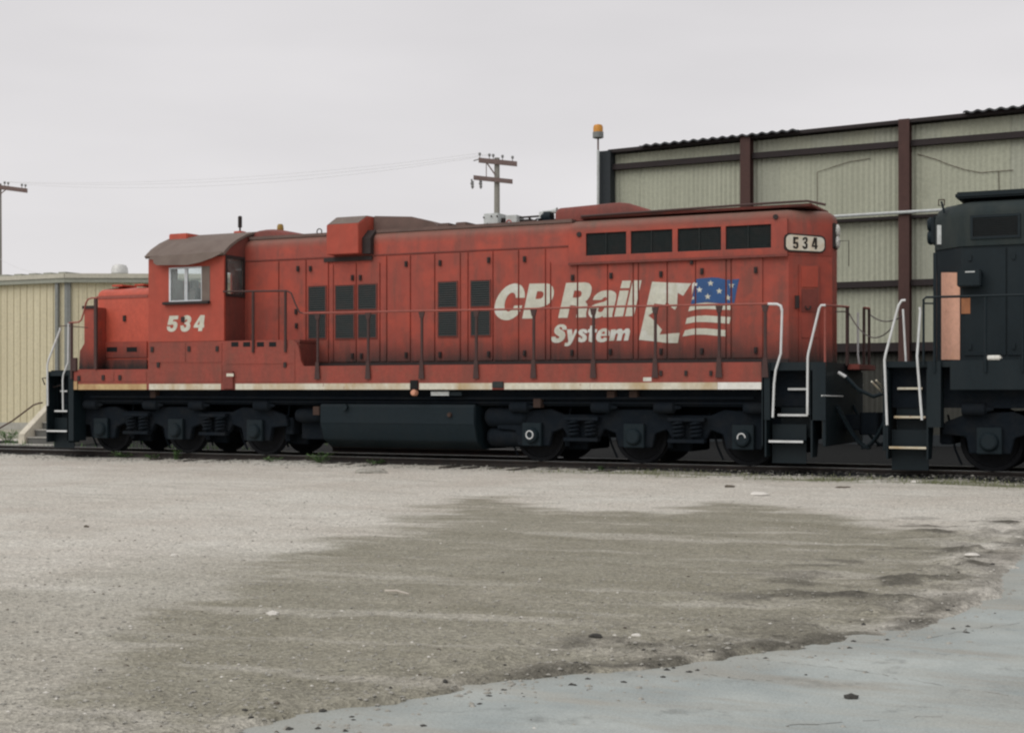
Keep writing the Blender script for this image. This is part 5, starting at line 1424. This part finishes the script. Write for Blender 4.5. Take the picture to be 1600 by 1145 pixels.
# pipe and bracket on the wall, then the concrete steps
MB().tube([at(66, 629, 40.8), at(60, 630, 41.0), at(52, 633, 41.2), at(20, 657, 41.2), at(-6, 672, 41.2)], .03, 8).build('hose_pipe', 'column', bb_)
d = ray(33, 693); kk = (EYE - .05) / -d.z
p0 = d * kk; p0 = Vector((p0.x, p0.y, 0))
kz = kk
stp = thing('concrete_steps', 'weathered concrete steps with pale sloping cheek wall beside the nose', 'steps', (p0.x, p0.y, 0))
wst = 1.15
for i, (r0, m) in enumerate(((.24, 'concrete_dark'), (.44, 'concrete_dark'), (.64, 'concrete_dark'), (.86, 'concrete_dark'))):
    x0 = p0.x + .18; yy = p0.y + .05 + i * .29
    o = B(x0, x0 + wst, yy, p0.y + 2.4, (.0 if i == 0 else r0 - .21), r0 - .03).build('stair_block', m, stp)
    B(x0 - .0, x0 + wst + .01, yy - .02, yy + .29, r0 - .029, r0).build('tread', 'concrete', o)
MB().prism([(p0.y - .05, 0), (p0.y + 2.4, 0), (p0.y + 2.4, 1.32), (p0.y + 1.25, 1.32), (p0.y - .05, .32)], 'x', p0.x - .06, p0.x + .17).build('cheek_wall', 'cheek', stp, bevel=.01)
B(p0.x - .5, p0.x + 1.6, p0.y - .55, p0.y + 0, -.1, .055).build('landing_slab', 'concrete', stp)

# ------------------------------------------------------------------ utility poles and wires
def utility_pole(px, topy, Y, label, arms, rpx, tint='polewood', right_only=False):
    top = at(px, topy, Y); sc = (top - Vector((0, 0, EYE))).dot(Vector((-ST, CT, 0))) / F
    t = thing('utility_pole', label, 'utility pole', (top.x, top.y, 0), 0, 'wooden utility poles')
    r = rpx * sc
    MB().tube([(top.x, top.y, -.3), (top.x, top.y, top.z * .5), (top.x, top.y, top.z)], r * 1.35, 12, r * .9).build('pole', tint, t)
    RV = Vector((CT, ST, 0)); FV = Vector((-ST, CT, 0))
    def W_(dx, y, off=0):
        return Vector((top.x, top.y, 0)) + RV * dx * sc + FV * (off - r - .06) + Vector((0, 0, EYE + (HY - y) * sc))
    ends = []
    for (x0, y0, x1, y1, th, ins) in arms:
        a, b_ = W_(x0 - px, y0), W_(x1 - px, y1)
        up = Vector((0, 0, th / 2)); fw = FV * .06
        mb = MB(); vs = []
        for p in (a, b_):
            vs += [p - up - fw, p + up - fw, p + up + fw, p - up + fw]
        mb.add(vs, [(0, 1, 2, 3), (7, 6, 5, 4), (0, 4, 5, 1), (1, 5, 6, 2), (2, 6, 7, 3), (3, 7, 4, 0)])
        arm = mb.build('crossarm', 'armwood', t)
        for f in ins:
            q = a.lerp(b_, f) + up
            MB().lathe([(.02, 0), (.02, .1), (.06, .12), (.07, .18), (.05, .24), (0, .25)], q, 'z', 8).build('insulator', 'insul', arm)
            ends.append(q + Vector((0, 0, .22)))
    return t, W_, ends, sc
t, W_, ends1, sc1 = utility_pole(776.5, 247, 60.0, 'weathered wooden utility pole with two crossarms rising behind the red hood',
    ((748, 251.5, 808, 257.5, .22, (.03, .28, .38, .62, .88)), (740, 278.5, 801, 285, .2, ())), 4.6)
MB().tube([W_(-15.5, 256), W_(-3, 274)], .035, 6).tube([W_(-16.5, 256), W_(-16.5, 278)], .02, 6).build('brace', 'armwood', t)
for dx in (-39.5, -26.5):
    a = W_(dx, 281)
    MB().tube([a, W_(dx + .3, 284)], .04, 6).lathe([(.03, -.05), (.08, -.08), (.05, -.14), (.08, -.18), (.05, -.26), (.08, -.30), (.05, -.38), (.03, -.42)], W_(dx + 1.5, 282), 'z', 8).tube([W_(dx + 1, 283), W_(dx - 1.5, 288), W_(dx + 2, 294)], .018, 5).build('fuse_cutout', 'insul', t)
MB().tube([W_(-36.5, 252.5), W_(-28, 250)], .03, 6).build('dead_end', 'insul', t)
t2, W2, ends2, sc2 = utility_pole(-1.5, 287, 62.0, 'partly seen wooden utility pole at the left edge with one crossarm',
    ((-48, 287, 44.5, 299, .24, (.62, .68, .91, .97)),), 4.2)
MB().tube([W2(16, 294.5), W2(3, 305)], .03, 6).build('brace', 'armwood', t2)
def wire(a, b_, sag, name, label, grp):
    pts = []
    for k in range(21):
        t_ = k / 20; p = Vector(a).lerp(Vector(b_), t_); p.z -= sag * 4 * t_ * (1 - t_); pts.append(p)
    return solo(MB().tube(pts, .0065, 5), name, 'wire', label, 'wire', tuple(Vector(a)), grp)
for i, (ea, eb) in enumerate(((ends2[0], ends1[0]), (ends2[1], ends1[1]), (ends2[3], ends1[2]))):
    wire(ea, eb, .5 + .1 * i, 'power_line', ('topmost of the thin wires between the utility poles', 'middle of the thin wires between the utility poles', 'lowest, most sagging wire between the utility poles')[i], 'wires strung between the poles')
wire(W2(4, 405), at(75, 427, 50.5), .2, 'service_cable', 'thin grey cable sloping down to the beige building roof', 'service cable')

# ------------------------------------------------------------------ loose things on the ground
def zat(x, y):
    return float(ground_fields(np.array([[x]]), np.array([[y]]))[0][0, 0])
def rock_mesh(r, seed, flat=.7):
    rs = random.Random(seed); bm = bmesh.new()
    bmesh.ops.create_icosphere(bm, subdivisions=2, radius=r)
    for v in bm.verts:
        v.co *= 1 + .34 * (rs.random() - .5)
        v.co.z *= flat
    me = bpy.data.meshes.new('rock'); bm.to_mesh(me); bm.free(); return me
def rock(px, py, r, m, label, name='rock', cat='rock', sx=1.0, apron=False, flat=.6):
    p = gnd(px, py)
    z = 0.0 if apron else zat(p.x, p.y)
    me = rock_mesh(r, int(px * 7 + py), flat); me.materials.append(M[m])
    o = bpy.data.objects.new(name, me); COL.objects.link(o)
    o.location = (p.x, p.y, z + r * flat * .35); o.scale = (sx, 1, 1); o.rotation_euler = (0, 0, TH)
    o['label'], o['category'], o['group'] = label, cat, 'loose stones in the yard'
rock(580, 741, .14, 'stone', 'brown earth clod lying near the track below the fuel tank', 'clod', 'clod', 2.2, flat=.5)
rock(1187, 774, .11, 'stone_pale', 'flat white stone in the gravel below the rear steps', sx=1.2, flat=.35)
rock(1140, 763, .045, 'clod', 'small dark lump on the pale strip left of the white stone', 'clod', 'clod', 1.8)
rock(1330, 1091, .032, 'stone_dark', 'dark round stone on the concrete apron', apron=True, sx=1.2)
rock(1519, 872, .045, 'stone_pale', 'pale chip at the right end of the damp patch', sx=1.6, flat=.4)
rock(931, 1006, .03, 'stone_dark', 'black stone in the dirt near the apron edge', sx=1.4)
rock(994, 1003, .026, 'stone_pale', 'pale stone beside the dark dirt clods near the apron', sx=1.2)
rock(272, 872, .03, 'stone_pale', 'pale stone at the left border of the damp patch', sx=1.3)
rock(135, 825, .032, 'clod', 'small dark clod on the dusty gravel far left', 'clod', 'clod')
rock(426, 965, .035, 'stone_pale', 'whitish pebble in the middle of the left gravel', sx=1.2)
rock(1430, 756, .06, 'stone_pale', 'grey pale rock in the grass below the black locomotive', sx=1.5, flat=.45)
rock(1318, 764, .06, 'clod', 'flat dark lump in the grass strip at the right', 'clod', 'clod', 2.2, flat=.3)
p, q = gnd(602, 931), gnd(639, 937)
solo(MB().tube([(p.x, p.y, zat(p.x, p.y) + .02), ((p.x + q.x) / 2, (p.y + q.y) / 2, zat(q.x, q.y) + .03), (q.x, q.y, zat(q.x, q.y) + .02)], .011, 6, .007), 'stick', 'stick',
     'bleached stick lying on the damp gravel in the foreground', 'stick', (p.x, p.y, 0))
p = gnd(440, 1104); q = gnd(437, 1112)
solo(MB().add([(p.x, p.y, .03), (p.x + .02, p.y - .015, .035), (q.x + .015, q.y, .028), (q.x - .005, q.y + .01, .025)], [(0, 1, 2, 3)]).tube([(p.x, p.y, .03), (p.x + .01, p.y + .02, .035)], .002, 4), 'dead_leaf', 'rust',
     'single brown leaf on the gravel at the bottom left', 'leaf', (p.x, p.y, 0))

def scatter(name, m, pts, rmin, rmax, kind='stuff', flat=.65, power=2.5):
    n = len(pts)
    base = np.array([[1, 0, 0], [-1, 0, 0], [0, 1, 0], [0, -1, 0], [0, 0, 1], [.7, .7, .3], [-.7, .7, .3], [-.7, -.7, .3], [.7, -.7, .3]], float)
    faces = np.array([[0, 5, 4], [5, 2, 4], [2, 6, 4], [6, 1, 4], [1, 7, 4], [7, 3, 4], [3, 8, 4], [8, 0, 4], [0, 2, 5], [2, 1, 6], [1, 3, 7], [3, 0, 8]])
    r = rmin + (rmax - rmin) * RNG.random(n) ** power
    V = base[None] * (1 + .5 * (RNG.random((n, 9, 1)) - .5)) * r[:, None, None]
    a = RNG.random(n) * 6.283; c_, s_ = np.cos(a), np.sin(a)
    st = .7 + .6 * RNG.random(n)
    V[:, :, 0] *= st[:, None]
    x = V[:, :, 0] * c_[:, None] - V[:, :, 1] * s_[:, None]; y = V[:, :, 0] * s_[:, None] + V[:, :, 1] * c_[:, None]
    V[:, :, 0], V[:, :, 1] = x, y; V[:, :, 2] *= flat
    V += pts[:, None, :]
    Fc = (faces[None] + (np.arange(n) * 9)[:, None, None]).reshape(-1, 3)
    me = np_mesh(name, V.reshape(-1, 3), Fc); me.materials.append(M[m])
    o = bpy.data.objects.new(name, me); COL.objects.link(o); o['kind'] = kind
    return o
def frame_points(n, y0=735, y1=1150, pw=1.0):
    """points over the stretch of yard in front of the camera, denser close by"""
    px = RNG.uniform(-60, 1660, n); py = y0 + (y1 - y0) * RNG.random(n) ** pw
    d_ = EYE * F / (py - HY); u = (px - HX) / F
    x = d_ * (-ST + u * CT); y = d_ * (CT + u * ST)
    return x, y
x, y = frame_points(10000)
z, dm_, ol_, cl_, gr_ = ground_fields(x[None], y[None]); z = z[0]
da = sdist(x, y, APRON)
keep = (da < .12) | (RNG.random(len(x)) < .02)
x, y, z, da = x[keep], y[keep], z[keep], da[keep]
z = np.maximum(z, np.where(da > .1, 0.0, -1))
h = RNG.random(len(x))
P3 = np.stack([x, y, z], 1)
for nm, m, lo_, hi_, r1 in (('gravel', 'stone', 0, .86, .019), ('gravel', 'stone_pale', .86, .92, .016), ('gravel', 'clod', .92, 1.0, .016)):
    k_ = (h >= lo_) & (h < hi_)
    scatter(nm, m, P3[k_], .003, r1 * .85)
# spoil clods along the slab edge
t_ = RNG.random(900); seg = RNG.integers(0, 13, 900)
ap_ = np.array(APRON); a_, b2 = ap_[seg], ap_[seg + 1]
e = a_ + (b2 - a_) * t_[:, None]
nrm_ = np.stack([-(b2 - a_)[:, 1], (b2 - a_)[:, 0]], 1); nrm_ /= np.linalg.norm(nrm_, axis=1)[:, None]
e = e + nrm_ * (RNG.normal(-.05, .22, 900))[:, None]
ze = np.maximum(ground_fields(e[None, :, 0], e[None, :, 1])[0][0], 0 * e[:, 0])
scatter('spoil', 'stone_dark', np.stack([e[:, 0], e[:, 1], ze], 1)[::7], .005, .022)
scatter('spoil', 'stone', np.stack([e[:, 0], e[:, 1], ze], 1)[1::2], .004, .022)
# ballast
n = 7000
x = RNG.uniform(-32, 3, n); y = RNG.uniform(24.3, 28.2, n)
z, dm_, ol_, cl_, gr_ = ground_fields(x[None], y[None])
k_ = ol_[0] > RNG.random(n)
scatter('ballast', 'stone_dark', np.stack([x, y, z[0]], 1)[k_], .015, .05, power=1.2)
n = 2600
x = RNG.uniform(-32, 3, n); y = RNG.normal(24.7, .45, n) - np.clip((x + 12) * .03, 0, .5)
z = ground_fields(x[None], y[None])[0][0]
scatter('ballast', 'stone', np.stack([x, y, z], 1), .012, .04, power=1.6)
# grass
def blades(name, m, x, y, z, hmin, hmax, lean=.5, w=.006):
    n = len(x); a = RNG.random(n) * 6.283; hh = hmin + (hmax - hmin) * RNG.random(n); l = hh * lean * RNG.random(n)
    a2 = RNG.random(n) * 6.283
    ww = w * (.6 + .8 * RNG.random(n))
    dx, dy = np.cos(a) * ww, np.sin(a) * ww
    lx, ly = np.cos(a2) * l, np.sin(a2) * l
    V = np.stack([np.stack([x - dx, y - dy, z - .01], 1), np.stack([x + dx, y + dy, z - .01], 1), np.stack([x + lx * .5 + dx * .6, y + ly * .5 + dy * .6, z + hh * .65], 1),
                  np.stack([x + lx * .5 - dx * .6, y + ly * .5 - dy * .6, z + hh * .65], 1), np.stack([x + lx, y + ly, z + hh], 1)], 1).reshape(-1, 3)
    i0 = (np.arange(n) * 5)[:, None]
    T = np.concatenate([i0 + np.array([[0, 1, 2]]), i0 + np.array([[0, 2, 3]]), i0 + np.array([[3, 2, 4]])], 0)
    return np_mesh(name, V, T)
n = 16000
x = RNG.uniform(-13, 1, n); y = RNG.uniform(22.8, 25.4, n)
f = ground_fields(x[None], y[None])
k_ = f[4][0] > RNG.random(n) * 1.1
gm = blades('grass', 'dryleaf', x[k_], y[k_], f[0][0][k_], .02, .07)
gm.materials.append(M['dryleaf'])
o = bpy.data.objects.new('grass', gm); COL.objects.link(o); o['kind'] = 'stuff'
n = 9000
x = RNG.uniform(-42, -21, n); y = RNG.uniform(28.3, 40, n)
f = ground_fields(x[None], y[None])
k_ = f[4][0] > RNG.random(n) * 1.1
gm = blades('grass', 'leaf', x[k_], y[k_], f[0][0][k_], .04, .16, w=.012)
gm.materials.append(M['leaf'])
o = bpy.data.objects.new('grass', gm); COL.objects.link(o); o['kind'] = 'stuff'
# single weeds by the rail
def weed(p, h, spread, n, label, seed):
    rs = random.Random(seed); z = zat(p.x, p.y)
    t = thing('weed', label, 'weed', (p.x, p.y, z), 0, 'weeds growing along the rail')
    st_, lf = MB(), MB()
    for i in range(n):
        a = rs.random() * 6.283; l = spread * (.3 + .7 * rs.random()); hh = h * (.5 + .5 * rs.random())
        b0 = Vector((p.x + rs.uniform(-.04, .04), p.y + rs.uniform(-.04, .04), z - .02)); tip = b0 + Vector((math.cos(a) * l, math.sin(a) * l, hh))
        mid = b0.lerp(tip, .5) + Vector((0, 0, hh * .18))
        st_.tube([b0, mid, tip], .006, 4, .003)
        for f_ in (.45, .65, .8, .95, 1.0):
            c_ = (b0.lerp(mid, f_ * 2) if f_ < .5 else mid.lerp(tip, f_ * 2 - 1)); aa = rs.random() * 6.283; s_ = .03 + .05 * rs.random()
            d_ = Vector((math.cos(aa), math.sin(aa), rs.uniform(-.2, .6))).normalized(); sd_ = d_.cross(Vector((0, 0, 1))).normalized() * s_ * .35
            lf.add([c_, c_ + d_ * s_ * .5 + sd_, c_ + d_ * s_ * 1.3, c_ + d_ * s_ * .5 - sd_], [(0, 1, 2, 3)])
    st_.build('stem', 'leaf', t); lf.build('leaves', 'leaf', t)
for i, (px, py, Y, h, sp, n, lab) in enumerate(((500, 718, 25.0, .22, .35, 26, 'green weed tuft beside the rail left of the fuel tank'), (275, 716, 25.1, .24, .12, 14, 'upright weed beside the rail under the front truck'),
        (195, 713, 25.3, .14, .35, 16, 'low weed patch by the rail under the cab nose'), (12, 694, 31.0, .35, .35, 26, 'leafy green weed left of the concrete steps'),
        (68, 694, 30.6, .3, .12, 14, 'thin weed in front of the concrete steps'), (585, 718, 25.1, .12, .25, 12, 'small dark weed by the rail below the tank middle'),
        (425, 719, 24.9, .10, .25, 12, 'small weed at the gravel edge between the front truck and the tank'), (938, 728, 24.8, .12, .1, 8, 'tiny weed at the gravel edge under the rear truck'), (240, 713, 25.2, .12, .22, 10, 'small weed by the rail under the cab window'))):
    p = at(px, py, Y); p.z = 0
    weed(p, h, sp, n, lab, i)
